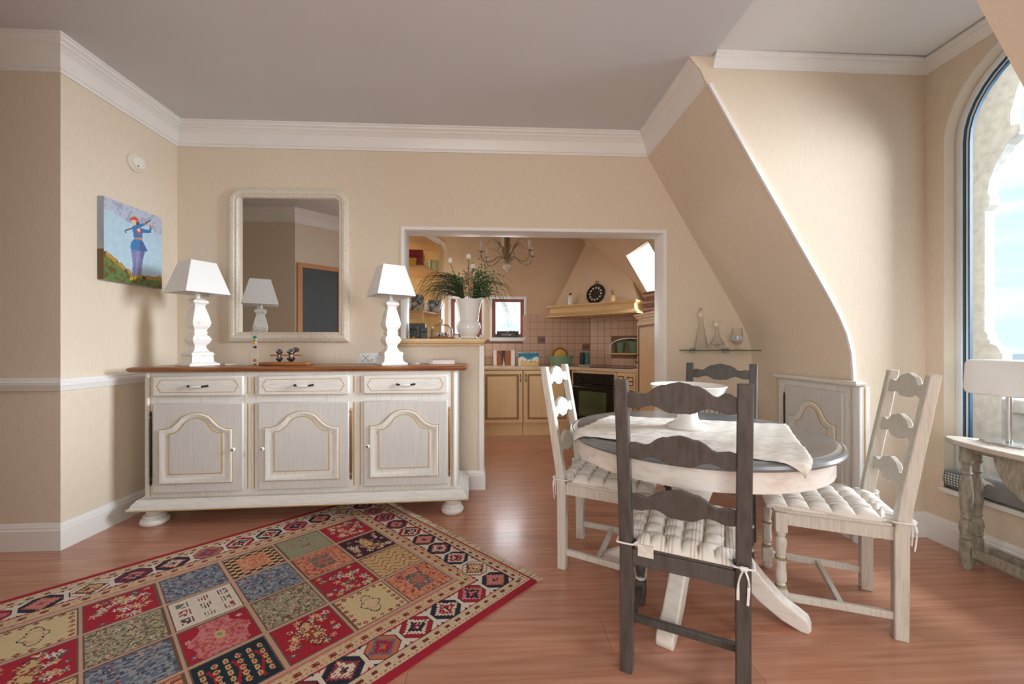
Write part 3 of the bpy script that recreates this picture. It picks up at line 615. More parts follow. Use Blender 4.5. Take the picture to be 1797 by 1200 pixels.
# chandelier
CH = Vector((.155, 4.30, 0))
ch = thing('chandelier', 'gilt leaf chandelier with candle bulbs hanging in the kitchen', 'chandelier', (CH.x, CH.y, 1.93))
obj('rod', MB().tube([(0, 0, .06), (0, 0, CE-1.93)], .006, 8), M['chand'], ch); obj('ceiling_rose', MB().lathe([(.05, CE-1.93-.03), (.055, CE-1.93-.005), (0, CE-1.93-.004)], 20), M['chand'], ch)
obj('finial', MB().lathe([(0, -.03), (.01, -.02), (.02, 0), (.045, .02), (.045, .045), (.03, .06), (.012, .065), (.012, .12), (0, .12)], 20), M['mframe'], ch)
for k in range(6):
    a = k*PI/3+.35; ca, sa = math.cos(a), math.sin(a); R3 = lambda r, z: (r*ca, r*sa, z)
    arm = obj('arm', MB().tube(spline([R3(.02, .10), R3(.09, .13), R3(.17, .075), R3(.24, .06), R3(.285, .10), R3(.29, .15)], 6), .006, 6), M['chand'], ch)
    obj('drip_cup', MB().lathe([(0, 0), (.012, 0), (.034, .012), (.036, .018), (.01, .016), (0, .016)], 16, R3(.29, .15)), M['chand'], arm)
    obj('candle', MB().lathe([(.0, .0165), (.014, .0165), (.014, .065), (0, .065)], 12, R3(.29, .15)), M['mframe'], arm)
    obj('bulb', MB().lathe([(.008, .066), (.015, .085), (.013, .105), (.005, .125), (0, .128)], 12, R3(.29, .15)), M['bulb'], arm)
for k in range(13):
    a = k*2*PI/13+random.random()*.3; l, up = ((.20, .22), (.27, .30), (.24, .17), (.12, .38))[k % 4]; ca, sa = math.cos(a), math.sin(a)
    pts = spline([(.015*ca, .015*sa, .06), (.30*l*ca, .30*l*sa, .06+up*.62), (.66*l*ca, .66*l*sa, .06+up*.97), (l*ca, l*sa, .06+up*.82)], 5)
    n = len(pts); obj('leaf', MB().tube(pts, [max(.013*math.sin(PI*(i+.6)/(n+.3)), .001) for i in range(n)], 6, .3), M['chand'], ch)

# ------------------------------------------------------------------ sideboard
SA = math.radians(2.75)
sb = thing('sideboard', 'long cream painted sideboard with honey wood top, three drawers and three arched doors', 'sideboard', (-2.218, 2.547, 0), SA)
# local: x 0..2.063 along the plinth, y>0 towards the wall; body front at y=.045
BF = .045; BX0, BX1 = .074, 1.987
obj('plinth', MB().sweep([(.0, 0), (2.063, 0), (2.063, .46), (0, .46)], [(0, .108), (0, .122), (.012, .128), (.014, .140), (.030, .158), (.034, .168), (.05, .172), (.06, .182), (.2, .182), (.2, .108)], XY(0)), M['creamh'], sb, smooth=25)
obj('plinth_line', MB().sweep([(.0, 0), (2.063, 0), (2.063, .46), (0, .46)], [(-.0008, .108), (-.0008, .114), (.002, .114), (.002, .108)], XY(0)), M['gold'], sb)
obj('body', MB().box(BX0, BX1, BF, .45, .175, .955), M['cream'], sb, bevel=.003)
for x in (BX0+.006, BX1-.030):
    obj('corner_column', MB().lathe([(.013, .19), (.013, .95)], 12, (x+.012, BF+.004, 0)), M['creamh'], sb)
for x in (BX0+.030, BX1-.036): obj('gold_line', MB().box(x, x+.004, BF-.001, BF+.002, .19, .95), M['gold'], sb)
obj('top', MB().sweep([(.0, -.0), (2.055, -.0), (2.055, .475), (0, .475)], [(.02, .955), (.012, .958), (.004, .966), (.0, .972), (.004, .980), (.012, .983), (.018, .986), (.2, .986), (.2, .955)], XY(0)).box(.15, 1.9, .15, .4, .957, .9858), M['oak'], sb, smooth=25)
for x in (.105, 1.955):
    for y in (.085, .37):
        obj('foot', MB().lathe([(0, 0), (.055, 0), (.072, .012), (.076, .026), (.070, .040), (.056, .048), (.060, .056), (.056, .064), (.042, .070), (.046, .09), (.05, .1085), (0, .1085)], 28, (x, y, 0)), M['cream'], sb)
def archpath(x0, x1, z0, zs, rise, n=26):
    w = x1-x0; c = (x0+x1)/2; pts = [(x0, z0), (x1, z0), (x1, zs), (x1-.035*w/.42, zs)]
    for k in range(1, n):
        t = 1-2*k/n; pts.append((c+t*(w/2-.06*w/.42), zs+.010+rise*((1-.30*(t/.55)**2) if abs(t) < .55 else .70*(1-(abs(t)-.55)/.45)**1.35)))
    return pts+[(x0+.035*w/.42, zs), (x0, zs)]
MOULD = [(0, .0), (0, .008), (.006, .011), (.014, .010), (.024, .004), (.040, .002), (.054, .004), (.060, .002), (.060, .0)]
def arched_door(parent, x0, x1, z0, z1, y, knob, hinge, pan, name='door', mp=None):
    d = obj(name, MB().box(x0, x1, y-.022, y, z0, z1), M['greige'], parent, bevel=.007)
    px0, px1, pz0, pzs, rise = pan
    ap_ = archpath(px0, px1, pz0, pzs, rise)
    obj('panel_moulding', MB().sweep(ap_, MOULD, XZ(y-.022)), M['cream'], d, smooth=25)
    obj('gold_line', MB().sweep(ap_, [(-.004, .0), (-.004, .0035), (.0, .0035), (.0, .0)], XZ(y-.022)), M['gold'], d)
    inner = archpath(px0+.058, px1-.058, pz0+.058, pzs-.022, rise-.008)
    obj('raised_panel', MB().prism(inner, 0, .006, XZ(y-.022)), M['greige'], d, bevel=.003)
    obj('inner_gold_line', MB().sweep(inner, [(-.001, .0), (-.001, .0068), (.003, .0068), (.003, .0)], XZ(y-.022)), M['gold'], d)
    kb_ = obj('knob', MB().lathe([(.0, .026), (.009, .024), (.013, .016), (.012, .010), (.006, .006), (.006, 0), (0, 0)], 16), M['porcelain'], d); kb_.location = (knob[0], y-.022, knob[1]); kb_.rotation_euler = (PI/2, 0, 0)
    kp = obj('knob_pin', MB().lathe([(0, .029), (.004, .028), (.006, .0255), (0, .0255)], 10), M['iron'], d); kp.location = kb_.location; kp.rotation_euler = (PI/2, 0, 0)
    if hinge is not None:
        obj('hinge', MB().lathe([(0, z0+.045), (.004, z0+.05), (.007, z0+.07), (.004, z0+.085), (.0065, z0+.10), (.0065, z1-.10), (.004, z1-.085), (.007, z1-.07), (.004, z1-.05), (0, z1-.045)], 10, (hinge, y-.012, 0)), M['iron'] if hinge < x0 else M['brass'], d)
    return d
bays = [(.133, .659), (.748, 1.300), (1.389, 1.927)]
for i, (x0, x1) in enumerate(bays):
    arched_door(sb, x0, x1, .208, .762, BF, ((x1-.05) if i == 0 else (x0+.032), .473), x0-.016 if i == 0 else x1+.010, (x0+.042, x1-.062, .268, .600, .092))
    d = obj('drawer', MB().box(x0, x1, BF-.022, BF, .806, .930), M['creamh'], sb, bevel=.007)
    oc = [(x0+.05, .828), (x1-.05, .828), (x1-.025, .868), (x1-.05, .908), (x0+.05, .908), (x0+.025, .868)]
    obj('gold_line', MB().sweep(oc, [(0, .0), (0, .0015), (.003, .0015), (.003, 0)], XZ(BF-.022)), M['gold'], d)
    xm = (x0+x1)/2
    h = obj('handle', MB().tube([(xm-.032, BF-.044, .866), (xm, BF-.050, .864), (xm+.032, BF-.044, .866)], [.006, .0075, .006], 10), M['porcelain'], d)
    for sg in (-1, 1): obj('handle_end', MB().tube([(xm+sg*.055, BF-.022, .868), (xm+sg*.050, BF-.038, .868), (xm+sg*.032, BF-.044, .866)], [.008, .006, .005], 8), M['iron'], d)
for x in (.672, .712, 1.322, 1.362):
    for z0, z1 in ((.215, .755), (.815, .922)): obj('gold_flute', MB().box(x, x+.007, BF-.0015, BF+.001, z0, z1), M['gold'], sb)
def onsb(x, y, z=.9865):
    c, s_ = math.cos(SA), math.sin(SA); return (-2.218+x*c-y*s_, 2.547+x*s_+y*c, z)
# lamps
LPB = [(.0, 0), (.098, 0), (.098, .010), (.082, .020), (.072, .026), (.068, .062), (.074, .070), (.070, .086), (.052, .094), (.040, .112), (.036, .130), (.052, .150), (.062, .172), (.052, .194), (.038, .206), (.046, .216), (.040, .226), (.040, .238), (.054, .260), (.060, .285), (.046, .345), (.032, .392), (.036, .404), (.050, .416), (.046, .430), (.030, .440), (.016, .446), (.0, .446)]
def table_lamp(loc, rz, label):
    t = thing('table_lamp', label, 'lamp', loc, rz, 'white lamps on the sideboard')
    obj('base', MB().lathe([(r*1.3, z) for r, z in LPB], 4, a0=PI/4), M['lampwhite'], t, smooth=0, bevel=.002)
    obj('socket', MB().lathe([(0, .4465), (.014, .4465), (.014, .50), (.010, .51), (0, .51)], 14), M['lampwhite'], t)
    b, tp = .132*1.414, .075*1.414
    obj('shade', MB().lathe([(b, .475), (tp, .685), (tp-.004, .685), (b-.004, .475)], 4, a0=PI/4).add([], []), M['shade'], t, smooth=0)
    obj('shade_ring', MB().tube([(-.07, 0, .672), (.07, 0, .672)], .003, 6).tube([(0, -.07, .672), (0, .07, .672)], .003, 6).tube([(0, 0, .51), (0, 0, .672)], .003, 6), M['chrome'], t)
    return t
table_lamp(onsb(.272, .215), math.radians(-28), 'white baluster lamp with pyramid shade beside the painting')
table_lamp(onsb(1.52, .235), math.radians(33), 'white baluster lamp with pyramid shade beside the kitchen hatch')
# lamp cables
for nm, pts, lab in (('lamp_cable', [(.43, .24), (.48, .28), (.55, .25), (.60, .30), (.58, .40)], 'white cable lying on the sideboard near the painting'), ('lamp_cable', [(1.66, .26), (1.70, .24), (1.72, .29), (1.69, .34), (1.68, .40)], 'white looped cable lying on the sideboard near the hatch')):
    setp(obj(nm, MB().tube(spline([onsb(a, b, .9905) for a, b in pts], 6), .0035, 6), M['porcelain']), lab, 'cable')
# mirror
mr = thing('wall_mirror', 'cream framed mirror with rounded top corners hanging above the sideboard', 'mirror', (-1.54, YB, 1.146))
def rtop(w, h, r, n=8): return [(-w, 0), (w, 0)]+[(w-r+r*math.cos(t), h-r+r*math.sin(t)) for t in np.linspace(0, PI/2, n)]+[(-w+r-r*math.sin(t), h-r+r*math.cos(t)) for t in np.linspace(0, PI/2, n)]
mpth = rtop(.447, 1.165, .11)
obj('mirror_frame', MB().sweep(mpth, [(0, .001), (0, .022), (.006, .030), (.016, .034), (.030, .040), (.046, .038), (.056, .028), (.060, .032), (.068, .032), (.074, .024), (.076, .012), (.076, .001)], XZ(0)), M['mframe'], mr, smooth=30)
obj('mirror_glass', MB().prism([(a, b) for a, b in rtop(.375, 1.02, .05)], .005, .012, lambda a, b, d: (a, -d, b+.072)), M['mirror'], mr, smooth=0)
# painting
pn = thing('golfer_painting', 'canvas painting of a woman in blue swinging a golf club on a hill', 'painting', (XL+.002, 2.535, 1.518))
PW, PH = .425, .50
nx, ny = 100, 118
X, Y = np.meshgrid((np.arange(nx)+.5)/nx, (np.arange(ny)+.5)/ny)
def st_(x, y):
    u_ = (x-135)/605; tp = 72+248*u_; bo = 1025+115*u_; return (u_*.92+.08*u_*u_, 1-(y-tp)/(bo-tp))
def sp_(*p): return [st_(*q) for q in p]
def fnoise(n, m, k):
    a = rng.random((k, k)); xi = np.linspace(0, k-1.001, m); yi = np.linspace(0, k-1.001, n); x0 = xi.astype(int); y0 = yi.astype(int); fx = (xi-x0)[None, :]; fy = (yi-y0)[:, None]
    return (a[y0][:, x0]*(1-fx)+a[y0][:, x0+1]*fx)*(1-fy)+(a[y0+1][:, x0]*(1-fx)+a[y0+1][:, x0+1]*fx)*fy
n1 = fnoise(ny, nx, 9); n2 = fnoise(ny, nx, 30); c = np.zeros((ny, nx, 3))
c[:] = C3(178, 206, 222); c += (n2[..., None]-.5)*.08
cl = (Y > .80+.12*(n1-.5)+.1*np.abs(X-.45)*(X < .7)) | ((X > .84) & (Y > .55+.3*n1)); c[cl] = C3(184, 190, 208); c[cl & (n2 > .62)] = C3(160, 168, 190)
hill = Y < .36-.22*np.minimum(X/.45, 1)+.06*np.maximum(X-.6, 0)+.05*(n2-.5)
c[hill] = C3(88, 92, 48); c[hill & (n2 > .55)] = C3(116, 118, 58); c[hill & (n2 < .35)] = C3(104, 80, 44); c[hill & (Y < .14) & (n2 > .4)] = C3(92, 122, 62)
edge = hill & (Y > .31-.22*np.minimum(X/.45, 1)+.06*np.maximum(X-.6, 0)); c[edge & (n2 > .45)] = C3(176, 138, 56); c[edge & (n2 < .3)] = C3(86, 54, 36)
def fill(p, col): c[inpoly(X, Y, p)] = C3(*col)
fill(sp_((405, 670), (555, 690), (530, 790), (515, 970), (415, 985), (425, 850)), (126, 128, 176)); fill(sp_((470, 690), (490, 690), (470, 980), (450, 980)), (150, 150, 192)); fill(sp_((510, 690), (555, 700), (530, 800), (510, 860)), (100, 104, 150))
fill(sp_((435, 560), (520, 565), (582, 695), (560, 705), (500, 695), (500, 700), (400, 675), (405, 610)), (62, 122, 178)); fill(sp_((500, 590), (520, 570), (582, 700), (540, 710), (500, 690)), (82, 96, 148))
fill(sp_((412, 420), (450, 400), (545, 375), (560, 395), (500, 430), (535, 445), (600, 455), (605, 425), (626, 428), (620, 492), (530, 490), (525, 545), (435, 545), (432, 490)), (58, 118, 176))
fill(sp_((455, 460), (480, 440), (515, 440), (510, 490), (490, 520)), (206, 84, 50)); fill(sp_((468, 450), (500, 435), (495, 480)), (232, 222, 214)); fill(sp_((435, 542), (522, 548), (520, 568), (437, 562)), (200, 140, 84))
fill(sp_((415, 340), (465, 345), (462, 390), (435, 398), (415, 370)), (228, 190, 166)); fill(sp_((462, 350), (495, 370), (490, 395), (460, 400)), (110, 54, 36)); fill(sp_((392, 335), (415, 305), (450, 300), (478, 325), (482, 352), (430, 338), (400, 348)), (210, 80, 42))
fill(sp_((552, 362), (580, 362), (580, 398), (555, 398)), (216, 150, 116)); fill(sp_((600, 400), (628, 400), (628, 432), (600, 430)), (206, 130, 92))
for p, q in (((555, 380), (612, 345)), ((345, 465), (412, 438)), ((345, 462), (352, 484))): c[inline(X, Y, st_(*p), st_(*q), .008)] = C3(70, 70, 80)
fill(sp_((395, 1010), (430, 992), (428, 1035), (395, 1040)), (226, 184, 50)); fill(sp_((435, 988), (465, 982), (462, 1020), (440, 1035)), (226, 184, 50))
obj('canvas', MB().box(0, .036, 0, PW, 0, PH), mat('canvas_edge', srgb(168, 172, 178), .8, var=.12, scale=20), pn)
printgrid('picture', PW, PH, nx, ny, np.clip(c, 0, 1), lambda a, b, d: (.0365, a, b), pn)
printgrid('painted_edge', .036, PH, 6, 60, np.where((np.linspace(0, 1, 60)[:, None, None] < .37), C3(104, 84, 52), C3(160, 166, 176))*np.ones((60, 6, 1))*(.8+.4*fnoise(60, 6, 5)[..., None]), lambda a, b, d: (a, -.0005, b), pn)
# smoke detector
sm = thing('smoke_detector', 'round ivory smoke detector high on the wall above the painting', 'detector', (XL+.001, 2.785, 2.328)); sm.rotation_euler = (0, PI/2, 0)
obj('base_ring', MB().lathe([(0, 0), (.058, 0), (.058, .014), (.054, .018), (0, .018)], 28), M['plastic'], sm); obj('cover', MB().lathe([(.050, .0185), (.050, .026), (.046, .028), (.046, .034), (.040, .042), (.028, .046), (0, .046)], 28), M['plastic'], sm)
obj('sensor_window', MB().lathe([(0, .0), (.004, 0), (.004, .003), (0, .003)], 8, (.030, -.022, .043)), M['black'], sm)
# thermometer
gt = thing('galileo_thermometer', 'slim glass tube thermometer with coloured floats on the sideboard', 'thermometer', onsb(.655, .17))
obj('glass_tube', MB().lathe([(0, .0), (.017, 0), (.02, .01), (.02, .215), (.012, .235), (.005, .262), (.002, .275), (0, .276)], 20), M['thinglass'], gt)
for z, cc in ((.035, (160, 100, 40)), (.15, (236, 150, 90)), (.168, (120, 160, 90)), (.188, (20, 110, 110)), (.122, (40, 40, 60))):
    fl_ = obj('float_bulb', MB().lathe([(0, -.010), (.008, -.007), (.011, 0), (.008, .007), (0, .010)], 12, (0, 0, z)), mat('float_%d' % int(z*1000), srgb(*cc), .2), gt)
obj('base_bead', MB().lathe([(0, .002), (.008, .002), (.008, .012), (0, .014)], 12), M['brass'], gt)
# executive ornament
eo = thing('spindle_ornament', 'wooden bar threaded through polished steel spindles on a brown plinth', 'ornament', onsb(.845, .19), .06)
obj('plinth', MB().box(-.155, .155, -.05, .05, 0, .022), M['oak'], eo, bevel=.006)
obj('bar', MB().box(-.10, .10, -.01, .01, .062, .072), M['oak'], eo, bevel=.002)
for x, s_, lab in ((-.045, .85, ''), (.03, 1.05, '')):
    obj('spindle', MB().lathe([(0, .0), (.010*s_, .002), (.018*s_, .012), (.028*s_, .022), (.018*s_, .030), (.014*s_, .036), (.014*s_, .052), (.018*s_, .058), (.028*s_, .066), (.018*s_, .078), (.010*s_, .087), (0, .089)], 24, (x, 0, .0225)), M['steelball'], eo)
obj('spindle_cap', MB().lathe([(0, 0), (.018, .004), (.024, .016), (.018, .028), (0, .034)], 20, (.055, .012, .088)), M['steelball'], eo)
# golf sign
gs = thing('golf_box', 'white box printed with crossed golf clubs behind the lamp by the hatch', 'box', onsb(1.255, .40), .02)
obj('box_body', MB().prism([(0, 0), (.20, 0), (.19, .078), (.012, .078)], 0, .03, XZ(0, 1)), M['porcelain'], gs)
nx2, ny2 = 80, 34; X, Y = np.meshgrid((np.arange(nx2)+.5)/nx2*.19, (np.arange(ny2)+.5)/ny2*.076); c2 = np.ones((ny2, nx2, 3))*C3(228, 228, 228)
for p, q in (((.02, .015), (.07, .062)), ((.07, .015), (.02, .062)), ((.02, .015), (.012, .018)), ((.07, .015), (.08, .017))): c2[inline(X, Y, p, q, .0018)] = C3(60, 60, 62)
c2[np.hypot(X-.095, Y-.026) < .005] = C3(60, 60, 62)
for q in range(5): c2[abs(np.hypot(X-.135-.012*(q % 3), Y-.03-.018*(q % 2))-.009) < .0016] = C3(130, 150, 165)
printgrid('golf_print', .172, .076, nx2, ny2, c2, lambda a, b, d: (a+.013, -.001, b+.001), gs)
# book
bkk = thing('mauve_book', 'mauve cloth book lying flat on the sideboard end', 'book', onsb(1.88, .27), .05)
obj('page_block', MB().box(-.078, .078, -.052, .050, .004, .030), M['paper'], bkk); obj('cover', MB().box(-.082, .082, -.056, .052, 0, .0038).box(-.082, .082, -.056, .052, .0302, .034).tube([(-.082, -.056, .017), (-.082, .052, .017)], .017, 10), M['pinkbook'], bkk, bevel=.001)

# ------------------------------------------------------------------ hatch ledge: vase and arrangement, dome, lanterns
LZ = 1.1725
va = thing('white_vase', 'tall white flared vase on the hatch ledge holding grasses', 'vase', (-.19, 3.235, LZ))
obj('vase_body', MB().lathe([(0, 0), (.060, 0), (.068, .006), (.062, .02), (.085, .05), (.097, .09), (.088, .125), (.074, .142), (.076, .150), (.082, .20), (.092, .26), (.108, .312), (.103, .312), (.086, .26), (.07, .15), (.08, .09), (.05, .02), (0, .02)], 32), M['porcelain'], va)
fa = thing('flower_arrangement', 'bushy arrangement of grasses, seed heads and white blooms in the vase', 'flowers', (-.19, 3.235, LZ+.10))
gb = MB()
def blade(a, l, up, droop, w=.0022):
    ca, sa = math.cos(a), math.sin(a)
    pts = spline([(0.02*ca, .02*sa, .0), (.03*ca, .03*sa, .12), (.045*ca, .045*sa, .21), (.35*l*ca, .35*l*sa*.6, .2+up*.8), (.75*l*ca, .75*l*sa*.6, .2+up*.9), (l*ca, l*sa*.6, .2+up-droop)], 4)
    for p in pts:
        r = math.hypot(p.x, p.y)
        if p.z < .228 and (.060 if p.z > .12 else .056) < r < .135: return False
        if p.z < .05 and p.x < -.32: return False
        if p.x < -.485: return False
    n = len(pts); gb.tube(pts, [w*(1-.85*i/n) for i in range(n)], 4); return True
nb_ = 0
while nb_ < 230:
    left = random.random() < .66
    a = (PI+random.uniform(-.8, .8)) if left else random.uniform(-.9, .9)
    l = random.uniform(.18, .47) if left else random.uniform(.12, .42)
    up = random.uniform(.05, .24) if left else random.uniform(.04, .26)
    nb_ += bool(blade(a, l, up, random.uniform(.02, .30)*(l/.4), random.uniform(.002, .0042)))
g_ = obj('grass_blades', gb, M['leaf'], fa, smooth=0); g_['kind'] = 'stuff'
lb_ = MB()
for k in range(420):
    cx_, cz_ = random.gauss(.085, .06), max(.235, random.gauss(.32, .07)); cy_ = random.gauss(0, .05); a = random.uniform(0, 2*PI); t = random.uniform(-.9, .9); s_ = random.uniform(.012, .024)
    d = Vector((math.cos(a)*math.cos(t), math.sin(a)*math.cos(t), math.sin(t))); u_ = d.orthogonal().normalized(); o_ = Vector((cx_, cy_, cz_)); w_ = d.cross(u_)*.002
    if min(o_.z, (o_+d*s_*2).z)-s_*.5 < .222: continue
    lb_.add([o_, o_+d*s_+u_*s_*.4+w_, o_+d*s_*2, o_+d*s_-u_*s_*.4+w_], [(0, 1, 2, 3)])
for k in range(70):
    o_ = Vector((random.gauss(-.06, .05), random.gauss(0, .04), random.gauss(.33, .05))); a = random.uniform(0, 2*PI); d = Vector((math.cos(a), .3*math.sin(a), random.uniform(-.2, 1))).normalized(); u_ = d.orthogonal().normalized(); s_ = .02
    if min(o_.z, (o_+d*s_*2).z)-s_*.5 < .222: continue
    lb_.add([o_, o_+d*s_+u_*s_*.4, o_+d*s_*2, o_+d*s_-u_*s_*.4], [(0, 1, 2, 3)])
q = obj('leaves', lb_, M['leaf2'], fa, smooth=0, fix=False); q['kind'] = 'stuff'
sh = MB()
for k in range(120):
    t = k/120; a = k*2.4; r = .03*math.sin(PI*min(t*.8+.25, 1))+.008; c_ = (r*math.cos(a), -.05+r*math.sin(a), .24+.19*t); sh.lathe([(0, -.007), (.007, 0), (0, .007)], 5, c_)
q = obj('seed_head', sh, M['berry'], fa); q['kind'] = 'stuff'
for x, z in ((-.145, .50), (.0, .535), (.035, .455)):
    s_ = obj('stem', MB().tube(spline([(x*.2, 0, .05), (x*.5, -.01, .3), (x, -.02, z)], 5), .0025, 6), M['leaf'], fa); obj('bloom', MB().lathe([(0, -.005), (.016, .002), (.021, .016), (.017, .032), (.008, .042), (0, .044)], 14, (x, -.02, z)), M['bloom'], s_)
dm = thing('glass_cloche', 'glass dome cloche on a round wooden board on the ledge', 'cloche', (-.405, 3.24, LZ))
obj('board', MB().lathe([(0, 0), (.098, 0), (.102, .006), (.098, .014), (0, .014)], 32), M['oak'], dm)
obj('dome', MB().lathe([(.0855, .0142), (.088, .0142), (.09, .06), (.082, .09), (.06, .112), (.02, .122), (0.0001, .123), (0.0001, .1205), (.02, .1195), (.0585, .1098), (.0798, .0885), (.0876, .06), (.0855, .0142)], 32), M['thinglass'], dm); obj('dome_knob', MB().lathe([(.006, .1235), (.008, .13), (.016, .14), (.014, .152), (0, .158)], 16), M['glass'], dm)
cm = mat('candy', srgb(200, 190, 190), .5, col2=srgb(120, 40, 44), scale=30, thr=(.4, .5))
for k in range(5): q = thing('sweet', 'small wrapped sweet under the glass cloche', 'sweet', (-.405+.038*math.cos(k*1.257), 3.24+.038*math.sin(k*1.257), LZ+.0145), k, 'sweets under the cloche'); obj('wrapper', MB().lathe([(0, 0), (.016, .004), (.02, .018), (.012, .032), (0, .036)], 10), cm, q)
gl_ = thing('glass_lantern', 'small clear glass tealight holder on the ledge', 'candle holder', (-.618, 3.205, LZ))
obj('glass_wall', MB().lathe([(0, .0), (.026, 0), (.042, .03), (.044, .05), (.034, .085), (.040, .10)], 24), M['thinglass'], gl_); obj('tealight', MB().lathe([(0, .002), (.02, .002), (.02, .016), (0, .016)], 14), M['brass'], gl_)
bxk = simplebox('black_box', 'black box standing on the ledge behind the tealight holder', 'box', (-.605, 3.30, LZ), .12, .06, .125, 'dark')
bxk2 = simplebox('dark_tin', 'low dark tin between the black box and the cloche', 'tin', (-.535, 3.19, LZ), .05, .05, .085, 'dark')
for x, y, lab in ((-.285, 3.20, 'tiny floral porcelain pot to the cloche side of the vase'), (-.085, 3.19, 'tiny floral porcelain pot at the ledge end beside the vase')):
    q = thing('porcelain_pot', lab, 'pot', (x, y, LZ)); obj('pot_body', MB().lathe([(0, 0), (.014, 0), (.022, .012), (.02, .024), (.012, .03), (0, .034)], 16), mat('floral_glaze', srgb(236, 226, 222), .25, col2=srgb(190, 100, 110), scale=70, thr=(.3, .38)), q)

# ------------------------------------------------------------------ dining table
TX, TY, TR, TZ = .905, 1.793, .55, .74
tb = thing('dining_table', 'round pedestal dining table with grey top and white apron', 'table', (TX, TY, 0))
obj('tabletop', MB().lathe([(0, .708), (TR-.022, .708), (TR-.006, .712), (TR, .722), (TR-.004, .732), (TR-.012, .736), (TR-.018, .735), (TR-.026, .7395), (TR-.04, TZ), (0, TZ)], 96), M['tabletop'], tb, smooth=30)
obj('apron', MB().lathe([(TR-.05, .707), (TR-.035, .707), (TR-.035, .632), (TR-.05, .632)], 96), M['tablewhite'], tb).data.update()
obj('column', MB().lathe([(0, .70), (.16, .70), (.16, .68), (.075, .66), (.066, .63), (.062, .56), (.076, .52), (.088, .47), (.07, .42), (.058, .38), (.075, .36), (.085, .33), (.085, .22), (.07, .20), (0, .20)], 32), M['tablewhite'], tb)
for ang in (51, 141, 231, 321):
    a = math.radians(ang); ca, sa = math.cos(a), math.sin(a)
    side = [(.05, .34), (.12, .325), (.20, .26), (.28, .165), (.35, .095), (.405, .065), (.43, .05), (.44, .02), (.43, 0), (.405, 0), (.34, .022), (.26, .07), (.18, .15), (.12, .20), (.05, .215)]
    obj('foot', MB().prism(side, -.032, .032, lambda r, z, d: (r*ca-d*sa, r*sa+d*ca, z)), M['tablewhite'], tb, smooth=40, bevel=.008, segs=3)
# linen runner, draped over the rim
Q = [Vector((.62, 2.12)), Vector((1.40, 1.86)), Vector((1.005, 1.195)), Vector((.315, 1.70))]
nu, nv = 70, 56; rv_ = []; rf_ = []
for j in range(nv+1):
    for i in range(nu+1):
        u_, v_ = i/nu, j/nv; p = (Q[0]*(1-u_)+Q[1]*u_)*(1-v_)+(Q[3]*(1-u_)+Q[2]*u_)*v_
        d = p-Vector((TX, TY)); r = d.length; wf = min(1, max(0, (math.hypot(p.x-.89, p.y-1.80)-.105)/.06)); z = TZ+.0048+wf*(.0016*math.sin(v_*44+2.5*math.sin(u_*5))+.0012*math.sin(v_*85+u_*20)+.0009*math.sin(u_*70+v_*9)+.006*max(0, math.cos((v_-.28)*11+u_*1.5))**6)
        RR = TR-.01
        if r > RR:
            ex = r-RR; t = min(ex/.022, PI/2); over = ex-.022*PI/2
            nr = RR+.018*math.sin(t)+(0.004 if over > 0 else 0)+.006*math.sin(u_*60); z = TZ+.004-.018*(1-math.cos(t))-max(over, 0)
            p = Vector((TX, TY))+d/r*nr
        rv_.append((p.x, p.y, z))
for j in range(nv):
    for i in range(nu): k = j*(nu+1)+i; rf_.append((k, k+1, k+nu+2, k+nu+1))
ru = obj('table_runner', MB().add(rv_, rf_), M['linen'], smooth=60, fix=False); so = ru.modifiers.new('thick', 'SOLIDIFY'); so.thickness = .0014; so.offset = 0
setp(ru, 'crinkled off-white linen runner draped over the round table', 'table runner')
co = thing('compote_bowl', 'white porcelain pedestal bowl standing on the linen runner', 'bowl', (.89, 1.80, .7452))
obj('pedestal', MB().lathe([(0, 0), (.088, 0), (.092, .008), (.084, .016), (.060, .026), (.046, .045), (.040, .085), (.042, .118), (.06, .128), (0, .128)], 36), M['porcelain'], co)
obj('dish', MB().lathe([(0, .1285), (.06, .1285), (.12, .142), (.150, .165), (.160, .188), (.164, .192), (.160, .196), (.152, .190), (.14, .172), (.11, .152), (0, .142)], 40), M['porcelain'], co)
